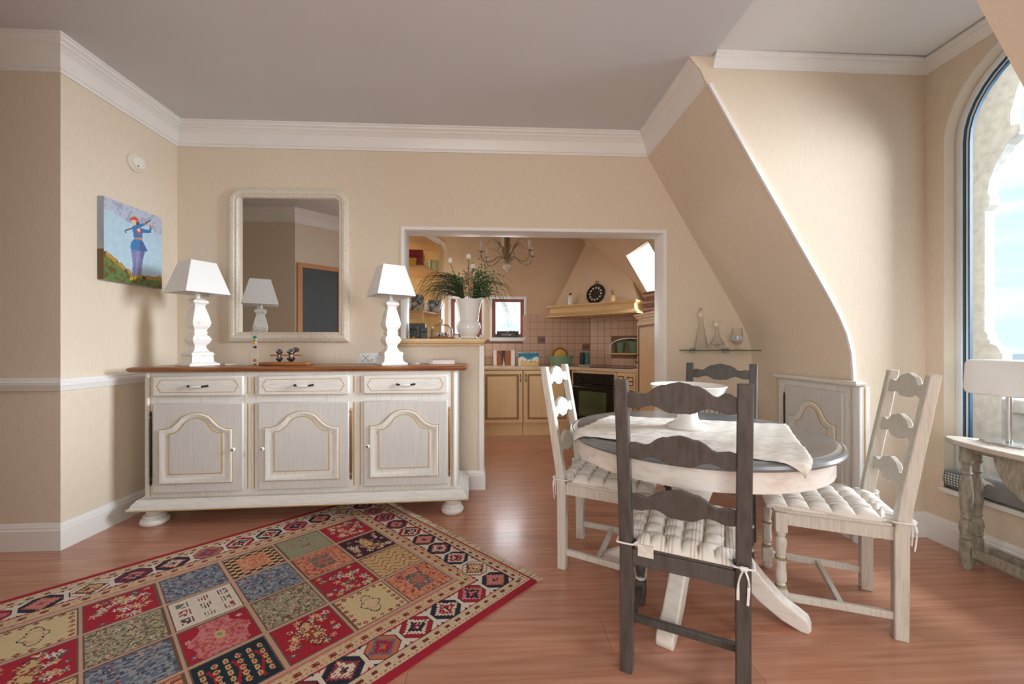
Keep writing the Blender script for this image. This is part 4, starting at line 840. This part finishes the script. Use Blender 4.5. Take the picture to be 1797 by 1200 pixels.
# ------------------------------------------------------------------ chairs
def slat_poly(w):
    top = [(-1, .012), (-.88, .017), (-.76, .014), (-.66, .011), (-.58, .016), (-.46, .032), (-.34, .042), (-.24, .043), (-.16, .048), (0, .053)]
    bot = [(-1, -.034), (-.88, -.038), (-.76, -.037), (-.64, -.029), (-.52, -.025), (-.40, -.030), (-.28, -.041), (-.18, -.046), (-.1, -.045), (0, -.047)]
    T = top+[(-x, z) for x, z in top[:-1]][::-1]; B = bot+[(-x, z) for x, z in bot[:-1]][::-1]
    return [(x*w, z) for x, z in B]+[(x*w, z) for x, z in T][::-1]
def make_chair(name, label, m, group):
    t = thing(name, label, 'chair', (0, 0, 0), 0, group); P = M[m]; W2, D, WF = .175, .385, .19
    lean = lambda z: -.0 if z < .43 else -.165*(z-.43)
    for sg in (-1, 1):
        pts = [(0, .0), (0, .40), (lean(.50), .50), (lean(1.01), 1.01)]
        pro = [(-.022, 0), (-.024, .40), (lean(.5)-.022, .5), (lean(1.01)-.018, 1.01), (lean(1.01)+.016, 1.01), (lean(.5)+.022, .5), (.022, .40), (.022, 0)]
        obj('rear_leg', MB().prism(pro, sg*W2-.021, sg*W2+.021, lambda a, b, d: (d, a, b)), P, t, smooth=40, bevel=.004)
        x = sg*WF
        fl_ = obj('front_leg', MB().lathe([(0, .0), (.014, 0), (.019, .006), (.022, .016), (.019, .028), (.016, .034), (.016, .105), (.020, .118), (.014, .128), (.021, .140), (.021, .160), (.018, .20), (.021, .228), (.0205, .236), (.016, .242), (.018, .262), (.022, .295), (.021, .312), (.014, .322), (.019, .332), (.018, .345), (.018, .42), (0, .42)], 18, (x, D, 0)), P, t)
        for z0, z1 in ((.345, .425), (.035, .105)): obj('block', MB().box(x-.022, x+.022, D-.022, D+.022, z0, z1), P, fl_, bevel=.003)
        obj('ring', MB().lathe([(.0205, .110), (.0218, .116), (.0205, .122)], 18, (x, D, 0)).lathe([(.0213, .226), (.0225, .232), (.0213, .238)], 18, (x, D, 0)), M['moss'] if m == 'chair' else M['chair'], fl_)
        obj('side_stretcher', MB().add([(sg*W2+a, .015, .085+b) for a, b in ((-.009, -.014), (.009, -.014), (.009, .014), (-.009, .014))]+[(sg*WF+a, D-.015, .072+b) for a, b in ((-.009, -.014), (.009, -.014), (.009, .014), (-.009, .014))], [(0, 1, 2, 3), (4, 5, 6, 7), (0, 1, 5, 4), (1, 2, 6, 5), (2, 3, 7, 6), (3, 0, 4, 7)]), P, t, bevel=.002)
        obj('side_rail', MB().add([(sg*(W2-.004)+a, .015, b) for a, b in ((-.010, .372), (.010, .372), (.010, .425), (-.010, .425))]+[(sg*(WF-.004)+a, D-.015, b) for a, b in ((-.010, .372), (.010, .372), (.010, .425), (-.010, .425))], [(0, 1, 2, 3), (4, 5, 6, 7), (0, 1, 5, 4), (1, 2, 6, 5), (2, 3, 7, 6), (3, 0, 4, 7)]), P, t, bevel=.002)
    obj('front_rail', MB().box(-WF+.02, WF-.02, D-.010, D+.012, .372, .425), P, t, bevel=.002); obj('rear_rail', MB().box(-W2+.02, W2-.02, -.012, .012, .372, .425), P, t, bevel=.002)
    cy_, cz_ = (.18, .079) if m == 'chair' else (.142, .093)
    obj('cross_stretcher', MB().box(-WF+.016, WF-.016, cy_-.010, cy_+.010, cz_-.013, cz_+.013), P, t, bevel=.002)
    obj('seat', MB().prism([(-W2-.015, .026), (-.150, .026), (-.150, -.013), (.150, -.013), (.150, .026), (W2+.015, .026), (WF+.022, D-.03), (WF+.004, D+.028), (-WF-.004, D+.028), (-WF-.022, D-.03)], .4255, .440, XY(0)), P, t, bevel=.004)
    for z in (.605, .785, .955):
        y = lean(z); obj('back_slat', MB().prism(slat_poly(W2-.018), -.009, .009, lambda a, b, d: (a, y+d-.165*b, z+b)), P, t, smooth=40, bevel=.002)
    return t
def make_cushion(label, bows=(-1, 1)):
    t = thing('seat_cushion', label, 'cushion', (0, 0, 0), 0, 'tufted chair cushions'); n = 60; v = []; f = []
    def half(y): return .146 if y < .034 else min(.146+(y-.034)*2.2, .186+.024*y/.437)
    for j in range(n+1):
        for i in range(n+1):
            u_, v_ = i/n*2-1, j/n*2-1; y = .209+v_*.228; x = u_*half(y)
            e = max(0, (1-abs(u_)**6))**.5*max(0, (1-abs(v_)**6))**.5
            tu = (abs(math.sin((u_+1)*PI*3))*abs(math.sin((v_+1)*PI*3)))**.4
            bl = .006+e*(.010+.024*tu); v.append((x, y, bl))
    N = (n+1)**2; b2 = [(x, y, .0) for x, y, z in v]
    for j in range(n):
        for i in range(n): k = j*(n+1)+i; f.append((k, k+1, k+n+2, k+n+1)); f.append((N+k, N+k+n+1, N+k+n+2, N+k+1))
    for i in range(n):
        for a, b in ((i, i+1), (n*(n+1)+i+1, n*(n+1)+i), ((i+1)*(n+1), i*(n+1)), (i*(n+1)+n, (i+1)*(n+1)+n)): f.append((a, N+a, N+b, b))
    obj('pad', MB().add(v+b2, f), M['cushion'], t, smooth=60)
    for sg in (-1, 1):
        x = sg*.175
        tm_ = MB().tube([(sg*.140, -.010, .010), (sg*.149, -.035, .010), (sg*.176, -.037, .010), (sg*.202, -.035, .010), (sg*.203, -.003, .010), (sg*.202, .028, .010), (sg*.172, .046, .012)], .0042, 6, .7)
        if sg in bows:
            tm_.tube(spline([(x, -.040, .012), (x-sg*.014, -.044, -.026), (x-sg*.016, -.040, -.085)], 4), .0042, 6, .6).tube(spline([(x, -.040, .012), (x+sg*.012, -.045, -.022), (x+sg*.010, -.040, -.095)], 4), .0042, 6, .6).tube([(x-.010, -.042, .012), (x+.010, -.042, .012)], .007, 8)
        obj('tie', tm_, M['shade'], t)
    obj('care_tag', MB().box(-.135, -.085, -.0215, -.0195, -.03, .010), M['linen'], t)
    return t
def place(o, x, y, fx, fy, z=0): o.location = (x, y, z); o.rotation_euler = (0, 0, math.atan2(fy, fx)-PI/2)
cl_ = make_chair('dining_chair', 'pale grey ladderback dining chair on the kitchen side of the round table', 'chair', 'ladderback dining chairs')
cr_ = dup(cl_); cr_['label'] = 'pale grey ladderback dining chair on the arched window side of the round table'
cn_ = make_chair('dining_chair', 'charcoal ladderback dining chair with its back to the rug side of the table', 'charcoal', 'ladderback dining chairs')
cf_ = dup(cn_); cf_['label'] = 'charcoal ladderback dining chair standing below the glass shelf'
cu = make_cushion('tufted striped cushion on the pale chair nearest the kitchen')
cq1, cq3 = dup(cu), dup(cu); cq1['label'] = 'tufted striped cushion on the pale chair beside the arched window'; cq3['label'] = 'tufted striped cushion on the charcoal chair below the glass shelf'
cq2 = make_cushion('tufted striped cushion tied to the charcoal chair, with a hanging tag', (1,)); cus = [cu, cq1, cq2, cq3]
for ch_, cq, (x, y, fx, fy) in zip((cl_, cr_, cn_, cf_), cus, ((.432, 2.172, .89, -.455), (1.637, 1.622, -.885, .465), (.618, 1.290, .49, .87), (1.350, 2.350, -.61, -.79))):
    place(ch_, x, y, fx, fy); place(cq, x, y, fx, fy, .4405)

# ------------------------------------------------------------------ rug
RW, RL = 1.605, 2.20
R0 = Vector((.209, 1.896)); RU = Vector((-.698, .716)); 
rg = thing('patchwork_rug', 'red and beige patchwork oriental rug with fringed end on the floor', 'rug', (R0.x, R0.y, 0), math.atan2(RU.y, RU.x))
# local x = u (short side), local y = v (long side, to the left of u)
nx, ny = 322, 440; cw = RW/nx
U_, V_ = np.meshgrid((np.arange(nx)+.5)*cw, (np.arange(ny)+.5)*RL/ny)
beige = C3(206, 184, 150); cream_ = C3(220, 206, 184); redc = C3(168, 24, 50); navy = C3(26, 36, 58); salmon = C3(200, 118, 92); purple = C3(68, 22, 44); bluegrey = C3(104, 116, 134); greyg = C3(158, 150, 128); sand = C3(206, 176, 124); pink = C3(206, 130, 128); white_ = C3(224, 212, 198); dk = C3(52, 38, 38); green_ = C3(150, 148, 120)
c = np.zeros((ny, nx, 3)); c[:] = beige
rn = rng.random((ny, nx)); rn2 = np.repeat(np.repeat(rng.random((ny//2+1, nx//2+1)), 2, 0), 2, 1)[:ny, :nx]
eu = np.minimum(U_, RW-U_); ev = np.minimum(V_, RL-V_)
E_ = np.minimum(eu, ev+.022)
T_ = np.where(eu < ev+.022, V_, U_)
c[(rn2 > .72)] = C3(190, 150, 128)
# guard stripes with little motifs
def stripe(lo, hi, col): c[(E_ > lo) & (E_ < hi)] = col
stripe(.034, .090, C3(210, 190, 158)); stripe(.084, .092, C3(178, 74, 74)); stripe(.206, .214, C3(178, 74, 74)); stripe(.214, .262, C3(210, 182, 148)); stripe(.272, .284, C3(196, 120, 106))
for lo, hi, per, col in ((.038, .046, .018, C3(170, 60, 62)), (.056, .070, .052, C3(120, 44, 50)), (.222, .230, .016, C3(176, 70, 70)), (.236, .252, .06, C3(128, 44, 50)), (.243, .249, .02, C3(190, 120, 60))):
    c[(E_ > lo) & (E_ < hi) & ((T_ % per) < per*.42)] = col
stripe(-.01, .030, redc)
c[(ev < .006) & (eu > .03)] = redc; c[(ev >= .008) & (ev < .012)] = C3(176, 60, 64)
stripe(.092, .206, white_)
# octagons
pal = [(navy, salmon, pink), (redc, pink, navy), (navy, cream_, redc), (redc, cream_, navy), (C3(196, 110, 80), bluegrey, redc), (navy, C3(150, 60, 70), cream_), (C3(120, 40, 60), navy, pink), (cream_, C3(120, 44, 50), sand)]
def octrow(du, dv, idx):
    a, b, c3 = pal[idx % len(pal)]
    ad = np.maximum(np.maximum(abs(du), abs(dv)), (abs(du)+abs(dv))*.74)
    mk = ad < .0655
    c[ad < .0655] = dk if a is not dk else a; c[ad < .061] = a
    st = np.round(abs(du)/.0105)*.0105+np.round(abs(dv)/.0105)*.0105
    c[st < .056] = b; c[st < .034] = c3; c[st < .012] = a
    c[(st > .037) & (st < .048) & (rn2 > .5) & mk] = c3; c[(st < .030) & (rn2 > .66)] = b
    q = (abs(du) > .05) & (abs(dv) > .05) & (abs(du)+abs(dv) > .112) & (abs(du) < .066) & (abs(dv) < .066); c[q] = redc if idx % 2 else navy
k = 0
for side in (.150, RW-.150):
    for v0 in np.arange(.128, RL-.1, .1456): octrow(U_-side, V_-v0, k); k += 1
for side in (.128, RL-.128):
    for u0 in np.arange(.150+.145, RW-.22, .145): octrow(U_-u0, V_-side, k+3); k += 3
# tiles
pitchu, pitchv, u0, v0 = .2515, .2435, .300, .258
kinds = [['salmonmed', 'sandstripe', 'purple', 'redfl'], ['scroll', 'redfl', 'salmonmed', 'greyg'], ['redfl', 'speck', 'blue', 'salmonchk'], ['navytree', 'redpink', 'whitefl', 'blue'], ['salmonmed', 'blue', 'speck', 'redfl'], ['redfl', 'sandstripe', 'redfl', 'scroll'], ['speck', 'redpink', 'blue', 'whitefl'], ['scroll', 'purple', 'redfl', 'navytree']]
c[(U_ > u0-.014) & (U_ < u0+4*pitchu+.004) & (V_ > v0-.014) & (V_ < v0+7*pitchv+.004)] = C3(196, 160, 138)
def blossoms(mk, a, b, cols, n, seed, size=.018):
    r = np.random.default_rng(seed)
    for q in range(n):
        x, y = r.uniform(.10, .90), r.uniform(.10, .90); ang = np.arctan2(b-y, a-x); d = np.hypot(a-x, b-y)*.237; s_ = size*r.uniform(.6, 1.1); cc = cols[q % len(cols)]
        pet = d < s_*(.62+.38*np.cos(5*ang+q)); c[mk & pet] = cc; c[mk & (d < s_*.25)] = cols[(q+1) % len(cols)]
for j in range(7):
    for i in range(4):
        a = (U_-u0-i*pitchu)/(pitchu-.012); b = (V_-v0-j*pitchv)/(pitchv-.012); mk = (a > 0) & (a < 1) & (b > 0) & (b < 1)
        kd = kinds[j][i]; seed = j*10+i; border = mk & ((a < .025) | (a > .975) | (b < .025) | (b > .975))
        # motif axis runs along u
        med = (abs(b-.5)/.13)**1.6+(abs(a-.5)/.36)**1.6+.25*np.sin(a*60)*(abs(b-.5) > .06)
        if kd in ('redfl', 'purple'):
            c[mk] = redc if kd == 'redfl' else purple; blossoms((mk & ~(med < 1.2)) if (seed % 2 == 0 or kd == 'purple') else mk, a, b, [sand, white_, C3(84, 84, 90), C3(210, 160, 130)], 42, seed, .021)
            if seed % 2 == 0 or kd == 'purple': c[mk & (med < 1.0)] = sand; c[mk & (med < .75) & (rn2 > .55)] = C3(150, 60, 60); c[mk & (med > .9) & (med < 1.05)] = dk
        elif kd == 'salmonmed':
            c[mk] = salmon; c[mk & (rn2 > .6)] = C3(214, 150, 116); c[mk & (rn2 < .12)] = C3(130, 60, 60)
            mm = np.maximum(abs(a-.5)*.9, abs(b-.5)*1.2); c[mk & (mm < .24) & (rn2 > .4)] = C3(110, 110, 112); c[mk & (mm < .12)] = C3(176, 110, 90); blossoms(mk & (mm < .3), a, b, [white_, C3(110, 30, 44)], 8, seed, .012)
        elif kd == 'sandstripe':
            c[mk] = sand; c[mk & (np.sin(a*40+3*np.sin(b*18)) > .8)] = C3(160, 90, 80); blossoms(mk, a, b, [C3(170, 70, 70), C3(120, 110, 70)], 22, seed, .009)
        elif kd == 'scroll':
            c[mk] = C3(214, 192, 148)
            for q in range(22):
                t = q/22*2*PI; x, y = .5+.42*max(-1, min(1, 1.35*math.cos(t))), .5+.42*max(-1, min(1, 1.35*math.sin(t))); dd = abs(a-x)+abs(b-y)*1.0; c[mk & (dd < .05)] = C3(150, 50, 56); c[mk & (dd < .02)] = sand
            rr = np.hypot((a-.5)*1.0, (b-.5)*1.6); an = np.arctan2(b-.5, a-.5); c[mk & (abs(rr-.24-.04*np.cos(4*an)) < .012)] = navy; c[mk & (abs(rr-.16) < .010)] = pink; blossoms(mk & (rr < .12), a, b, [C3(150, 50, 56), pink], 10, seed, .012)
        elif kd == 'greyg':
            c[mk] = green_; blossoms(mk & (abs(a-.5) < .38) & (abs(b-.5) < .36), a, b, [C3(176, 50, 60), pink, C3(90, 90, 100)], 40, seed, .008)
        elif kd == 'speck':
            c[mk] = greyg; c[mk & (rn2 > .62)] = C3(112, 100, 84); c[mk & (rn > .86)] = C3(208, 188, 140); blossoms(mk, a, b, [white_, C3(110, 26, 44), pink], 18, seed, .010)
        elif kd == 'blue':
            c[mk] = bluegrey; c[mk & (rn2 > .6)] = C3(150, 152, 158); c[mk & (rn2 < .15)] = C3(70, 74, 94); blossoms(mk, a, b, [C3(170, 70, 72), dk, C3(190, 150, 140)], 20, seed, .010)
        elif kd == 'salmonchk':
            c[mk] = sand; ck2 = ((a*12).astype(int)+(b*9).astype(int)) % 2 == 0; c[mk & ck2] = purple; inn = mk & (abs(a-.5) < .30) & (abs(b-.5) < .28); c[inn] = salmon; c[inn & (rn2 > .6)] = C3(216, 158, 120)
        elif kd == 'navytree':
            c[mk] = C3(20, 40, 56)
            for q in range(3):
                y = .2+.3*q; c[mk & (abs(b-y-.04*np.sin(a*9)) < .022) & (a > .1) & (a < .75)] = redc
                for p in range(5):
                    for sg in (-1, 1): d = np.hypot((a-.2-.15*p)*1.0, (b-y-sg*.08)*1.7); c[mk & (d < .062)] = sand; c[mk & (d < .03)] = C3(190, 70, 60)
        elif kd == 'redpink':
            c[mk] = redc; fl2 = mk & (abs(b-.5) < .40*np.clip(1.1-1.15*np.abs(a-.42), 0, 1)+.04*np.sin(a*14)); c[fl2] = pink; c[fl2 & (rn2 > .6)] = C3(190, 84, 90); e_ = np.hypot((a-.5), (b-.5)*1.6); c[mk & (e_ < .12)] = sand; c[mk & (e_ < .06)] = green_; blossoms(mk & ~fl2, a, b, [white_, bluegrey], 16, seed, .013)
        elif kd == 'whitefl':
            c[mk] = white_
            for q in range(3):
                for p in range(3): x, y = .22+.28*p, .2+.3*q; d = np.maximum(abs(a-x)/.10, abs(b-y)/.085); s_ = mk & (d < 1) & (np.sin(b*150) > -.2) & (rn2 > .25); c[s_] = [C3(150, 70, 74), C3(110, 112, 96), C3(90, 70, 70)][(p+q) % 3]
        c[border] = C3(110, 84, 70)
c *= (.93+.14*rn)[..., None]
printgrid('pile', RW, RL, nx, ny, np.clip(c, 0, 1), lambda a, b, d: (a, b, .0085), rg, M['rug'])
obj('backing', MB().box(0, RW, 0, RL, 0, .0083), M['rugred'], rg)
for y0, sg in ((0, -1), (RL, 1)):
    fb = MB()
    for k in range(150):
        x = (k+.5)/150*RW; l = random.uniform(.035, .055); dx = random.gauss(0, .012)
        fb.tube([(x, y0, .004), (x+dx*.4, y0+sg*l*.5, .005), (x+dx, y0+sg*l, .0025)], [.0036, .003, .0015], 4)
    q = obj('fringe', fb, M['fringe'], rg, smooth=0); q['kind'] = 'stuff'

# ------------------------------------------------------------------ corner cupboard in the knee wall
cc = thing('corner_cupboard', 'cream cupboard with arched panel door built under the sloping wall', 'cupboard', (2.093, 2.19, 0), PI/2)
# local x runs along +Y (0..0.62), local y runs to -X (front is +y): use rot so front faces -X
CL = .62
obj('body', MB().box(0, CL, 0, .030, .0, .885), M['cream'], cc)
obj('top', MB().sweep([(-.03, -.0), (CL+.02, -.0), (CL+.02, .06), (-.03, .06)], [(.012, .885), (.0, .895), (-.002, .905), (.006, .915), (.02, .915), (.02, .885)], XY(0)).box(-.02, CL+.01, .005, .05, .888, .9145), M['cream'], cc)
obj('corner_post', MB().lathe([(.024, .0), (.024, .885)], 16, (.012, .018, 0)), M['greige'], cc); obj('side_board', MB().box(-.006, .0, -.045, .0, .0, .885), M['cream'], cc); obj('post_line', MB().box(-.0075, -.0062, -.020, -.012, .0, .885), M['gold'], cc)
XZf = lambda y: (lambda a, b, d: (a, y+d, b))
dd_ = obj('door', MB().box(.075, .535, .030, .048, .10, .845), M['greige'], cc, bevel=.004)
ap_ = archpath(.115, .490, .16, .64, .11); obj('panel_moulding', MB().sweep(ap_, MOULD, XZf(.048)), M['cream'], dd_); obj('gold_line', MB().sweep(ap_, [(-.004, 0), (-.004, .003), (0, .003), (0, 0)], XZf(.048)), M['gold'], dd_)
inner = archpath(.173, .432, .218, .618, .10); obj('raised_panel', MB().prism(inner, 0, .006, XZf(.048)), M['greige'], dd_); obj('inner_gold_line', MB().sweep(inner, [(-.001, 0), (-.001, .0068), (.003, .0068), (.003, 0)], XZf(.048)), M['gold'], dd_)
obj('hinge', MB().lathe([(0, .5), (.006, .52), (.006, .78), (0, .80)], 8, (.545, .045, 0)), M['iron'], dd_)
# ------------------------------------------------------------------ glass shelf and glassware
gsf = thing('glass_shelf', 'clear glass wall shelf on two clamps under the sloping wall', 'shelf', (1.49, 2.956, 1.078))
obj('glass_board', MB().box(0, .543, 0, .192, 0, .008), M['shelfglass'], gsf, smooth=0)
obj('front_edge', MB().box(0, .543, -.0012, -.0002, 0, .008).box(-.0012, -.0002, 0, .192, 0, .008), M['glassedge'], gsf, smooth=0)
for x in (.10, .37): obj('clamp', MB().box(x-.02, x+.02, .155, .193, -.018, -.0005).box(x-.02, x+.02, .155, .193, .0085, .022), M['chrome'], gsf, bevel=.003)
dg = M['glass']
d1_ = thing('tall_decanter', 'tall conical glass decanter with pointed stopper on the glass shelf', 'decanter', (1.60, 3.02, 1.0865))
obj('bottle', MB().lathe([(0, 0), (.048, 0), (.052, .006), (.05, .02), (.030, .14), (.018, .20), (.016, .235), (.026, .240), (.026, .244), (.014, .244), (.015, .20), (.027, .14), (.046, .02), (0, .01)], 28), M['thinglass'], d1_); obj('stopper', MB().lathe([(0, .235), (.010, .2355), (.011, .2445), (.019, .262), (.020, .275), (.008, .315), (0, .322)], 16), M['glass'], d1_)
d2_ = thing('round_decanter', 'squat round glass decanter with flat stopper on the glass shelf', 'decanter', (1.725, 3.02, 1.0865))
obj('bottle', MB().lathe([(0, 0), (.042, 0), (.058, .02), (.056, .045), (.030, .085), (.017, .12), (.015, .165), (.022, .170), (.022, .174), (.012, .174), (.014, .12), (.027, .085), (.052, .045), (0, .01)], 28), M['thinglass'], d2_); obj('stopper', MB().lathe([(0, .166), (.009, .166), (.010, .176), (.026, .19), (.028, .215), (.022, .226), (0, .228)], 12), M['glass'], d2_)
d3_ = thing('cut_glass_goblet', 'stemmed cut glass goblet on the glass shelf', 'goblet', (1.885, 3.02, 1.0865))
obj('cup', MB().lathe([(0, 0), (.032, 0), (.034, .004), (.010, .012), (.009, .03), (.028, .045), (.042, .075), (.042, .11), (.036, .165), (.034, .165), (.039, .11), (.039, .078), (.02, .05), (0, .042)], 28), M['thinglass'], d3_)
obj('cut_band', MB().lathe([(.0425, .072), (.0435, .08), (.0435, .10), (.0425, .108)], 28), mat('cut_crystal', srgb(140, 146, 148), .15, col2=srgb(220, 224, 226), scale=120, thr=(.4, .6)), d3_)
# radiator
ra = thing('radiator', 'white ribbed radiator on the wall beneath the glass shelf', 'radiator', (1.45, 3.06, 0))
obj('panel', MB().box(0, .56, .02, .05, .14, .65), M['white'], ra, bevel=.006)
for k in range(14): obj('rib', MB().box(.006+k*.04, .034+k*.04, 0, .0195, .15, .64), M['white'], ra, bevel=.006) if k == 0 else None
r0 = [o for o in ra.children if o.name.startswith('rib')][0]
for k in range(1, 14): q = r0.copy(); COL.objects.link(q); q.parent = ra; q.location = (k*.04, 0, 0)
obj('pipe', MB().tube([(.53, .035, .14), (.53, .035, 0)], .008, 8).tube([(.03, .035, .14), (.03, .035, 0)], .008, 8), M['white'], ra)

# ------------------------------------------------------------------ gateleg table by the window
gt_ = thing('gateleg_table', 'weathered grey green gateleg table with oval top in the window bay', 'table', (2.37, 1.60, 0))
LG = [(0, 0), (.028, 0), (.034, .012), (.030, .03), (.034, .04), (.034, .135), (.026, .145), (.034, .155), (.028, .165), (.036, .20), (.034, .225), (.022, .245), (.030, .255), (.024, .265), (.032, .32), (.034, .38), (.026, .43), (.022, .47), (.030, .478), (.024, .488), (.022, .52), (.032, .53), (.034, .54), (.034, .62), (0, .62)]
for x, y in ((.012, .315), (.012, -.36), (.105, .345), (.105, -.36)): obj('leg', MB().lathe([(r*.76, z) for r, z in LG], 20, (x, y, 0)), M['agedgreen'], gt_)
for x in (.012, .105): obj('stretcher', MB().box(x-.012, x+.012, -.335, .285, .07, .115), M['agedgreen'], gt_, bevel=.003); obj('frieze', MB().box(x-.012, x+.012, -.335, .295, .588, .618), M['agedgreen'], gt_, bevel=.003)
top = [(.032+.135*math.cos(t), .0025+.4125*math.sin(t)) for t in np.linspace(0, 2*PI, 49)[:-1]]
obj('top', MB().prism(top, .6205, .645, XY(0)), M['agedtop'], gt_, bevel=.006)
leaf = [(-.30*1.0+.60*k/24, 0) for k in range(25)]
lf = [(.285*math.cos(t)-.13, .615-.235*math.sin(t)) for t in np.linspace(0, PI, 25)]
obj('drop_leaf', MB().prism(lf, -.058, -.040, lambda a, b, d: (d, a, b)), M['agedgreen'], gt_, bevel=.003)
wl = thing('window_lamp', 'lamp with wide opal white shade and steel stem on the gateleg table', 'lamp', (2.455, 1.80, .6475))
obj('foot', MB().lathe([(0, 0), (.105, 0), (.108, .004), (.106, .012), (0, .014)], 40, sc=(.62, 1)), M['chrome'], wl)
obj('stem', MB().lathe([(0, .0145), (.011, .0145), (.011, .26), (0, .26)], 18), M['chrome'], wl)
obj('shade', MB().lathe([(0, .235), (.15, .235), (.162, .240), (.168, .26), (.163, .38), (.155, .397), (.14, .402), (0, .404)], 48, sc=(.62, 1)), M['opal'], wl)
dl = setp(obj('doily', MB().prism([((.135+.012*math.cos(16*t))*math.cos(t)*.60, (.135+.012*math.cos(16*t))*math.sin(t)) for t in np.linspace(0, 2*PI, 129)[:-1]], 0, .0015, XY(0)), M['shade']), 'white lace doily beneath the steel lamp foot', 'doily'); dl.location = (2.455, 1.80, .6455)
# cushions on the window ledge
def pillow(name, label, loc, w, d, h, m, rz=0, ry=0):
    t = thing(name, label, 'cushion', loc, rz); n = 20; v = []; f = []
    for sgn in (1, -1):
        for j in range(n+1):
            for i in range(n+1):
                a, b = i/n*2-1, j/n*2-1; e = (max(0, 1-a**4)*max(0, 1-b**4))**.45; v.append((a*d/2*(1-.05*b*b), b*w/2*(1-.05*a*a), h/2+sgn*(h/2)*e))
    N = (n+1)**2
    for j in range(n):
        for i in range(n): k = j*(n+1)+i; f += [(k, k+1, k+n+2, k+n+1), (N+k, N+k+n+1, N+k+n+2, N+k+1)]
    obj('cover', MB().add(v, f), m, t, smooth=60); t.rotation_euler = (0, ry, rz); return t
def dotmat():
    m = mat('dotted_fabric', srgb(116, 120, 122), .9, var=.03); t = m.node_tree; b = t.nodes['Principled BSDF']; lk = b.inputs['Base Color'].links[0].from_socket
    vo = t.nodes.new('ShaderNodeTexVoronoi'); vo.inputs['Scale'].default_value = 70; vo.inputs['Randomness'].default_value = 0; r = t.nodes.new('ShaderNodeMath'); r.operation = 'LESS_THAN'; r.inputs[1].default_value = .33; mx = t.nodes.new('ShaderNodeMixRGB'); mx.inputs[2].default_value = srgb(224, 222, 216)
    tc = [n for n in t.nodes if n.type == 'TEX_COORD'][0]; t.links.new(tc.outputs['Object'], vo.inputs['Vector']); t.links.new(vo.outputs['Distance'], r.inputs[0]); t.links.new(r.outputs[0], mx.inputs[0]); t.links.new(lk, mx.inputs[1]); t.links.new(mx.outputs[0], b.inputs['Base Color']); return m
pillow('dotted_cushion', 'grey cushion with white dots at the end of the window ledge', (2.567, 2.085, sill+.0005), .13, .09, .11, dotmat(), 0, 0)
bol = thing('bolster_cushion', 'long grey bolster cushion printed with pale birds on the window ledge', 'cushion', (2.562, 1.68, sill+.0005))
def bsurf(t, phi, off=0): 
    k = max(0, 1-abs(t)**10)**.4; c_, s_ = math.cos(phi), math.sin(phi)
    return ((.048*k+off)*abs(c_)**.8*math.copysign(1, c_), t*.34, .058+(.058*k+off)*abs(s_)**.8*math.copysign(1, s_))
nb, mb_ = 40, 24; bm_ = MB()
tt = [math.sin(PI/2*(-1+2*i/nb)) for i in range(nb+1)]
bm_.add([bsurf(t, 2*PI*k/mb_) for t in tt for k in range(mb_)], [(i*mb_+k, i*mb_+(k+1) % mb_, (i+1)*mb_+(k+1) % mb_, (i+1)*mb_+k) for i in range(nb) for k in range(mb_)])
obj('cover', bm_, M['greyfab'], bol, smooth=60)
for k in range(5):
    y = -.24+k*.12
    bd = [(0, 0), (.03, .008), (.05, .03), (.062, .034), (.055, .02), (.045, -.008), (.03, -.02), (.026, -.034), (.018, -.018), (.0, -.014), (-.022, -.02)]
    pb_ = MB()
    for dd in (0.0006, .0018): pb_.v += [bsurf((y+a*.9)/.34, math.radians(142)-b*.8/.06, dd) for a, b in bd]
    n = len(bd); pb_.f += [tuple(range(n)), tuple(range(n, 2*n))]+[(i, (i+1) % n, (i+1) % n+n, i+n) for i in range(n)]
    obj('bird_print', pb_, M['shade'], bol, smooth=0)
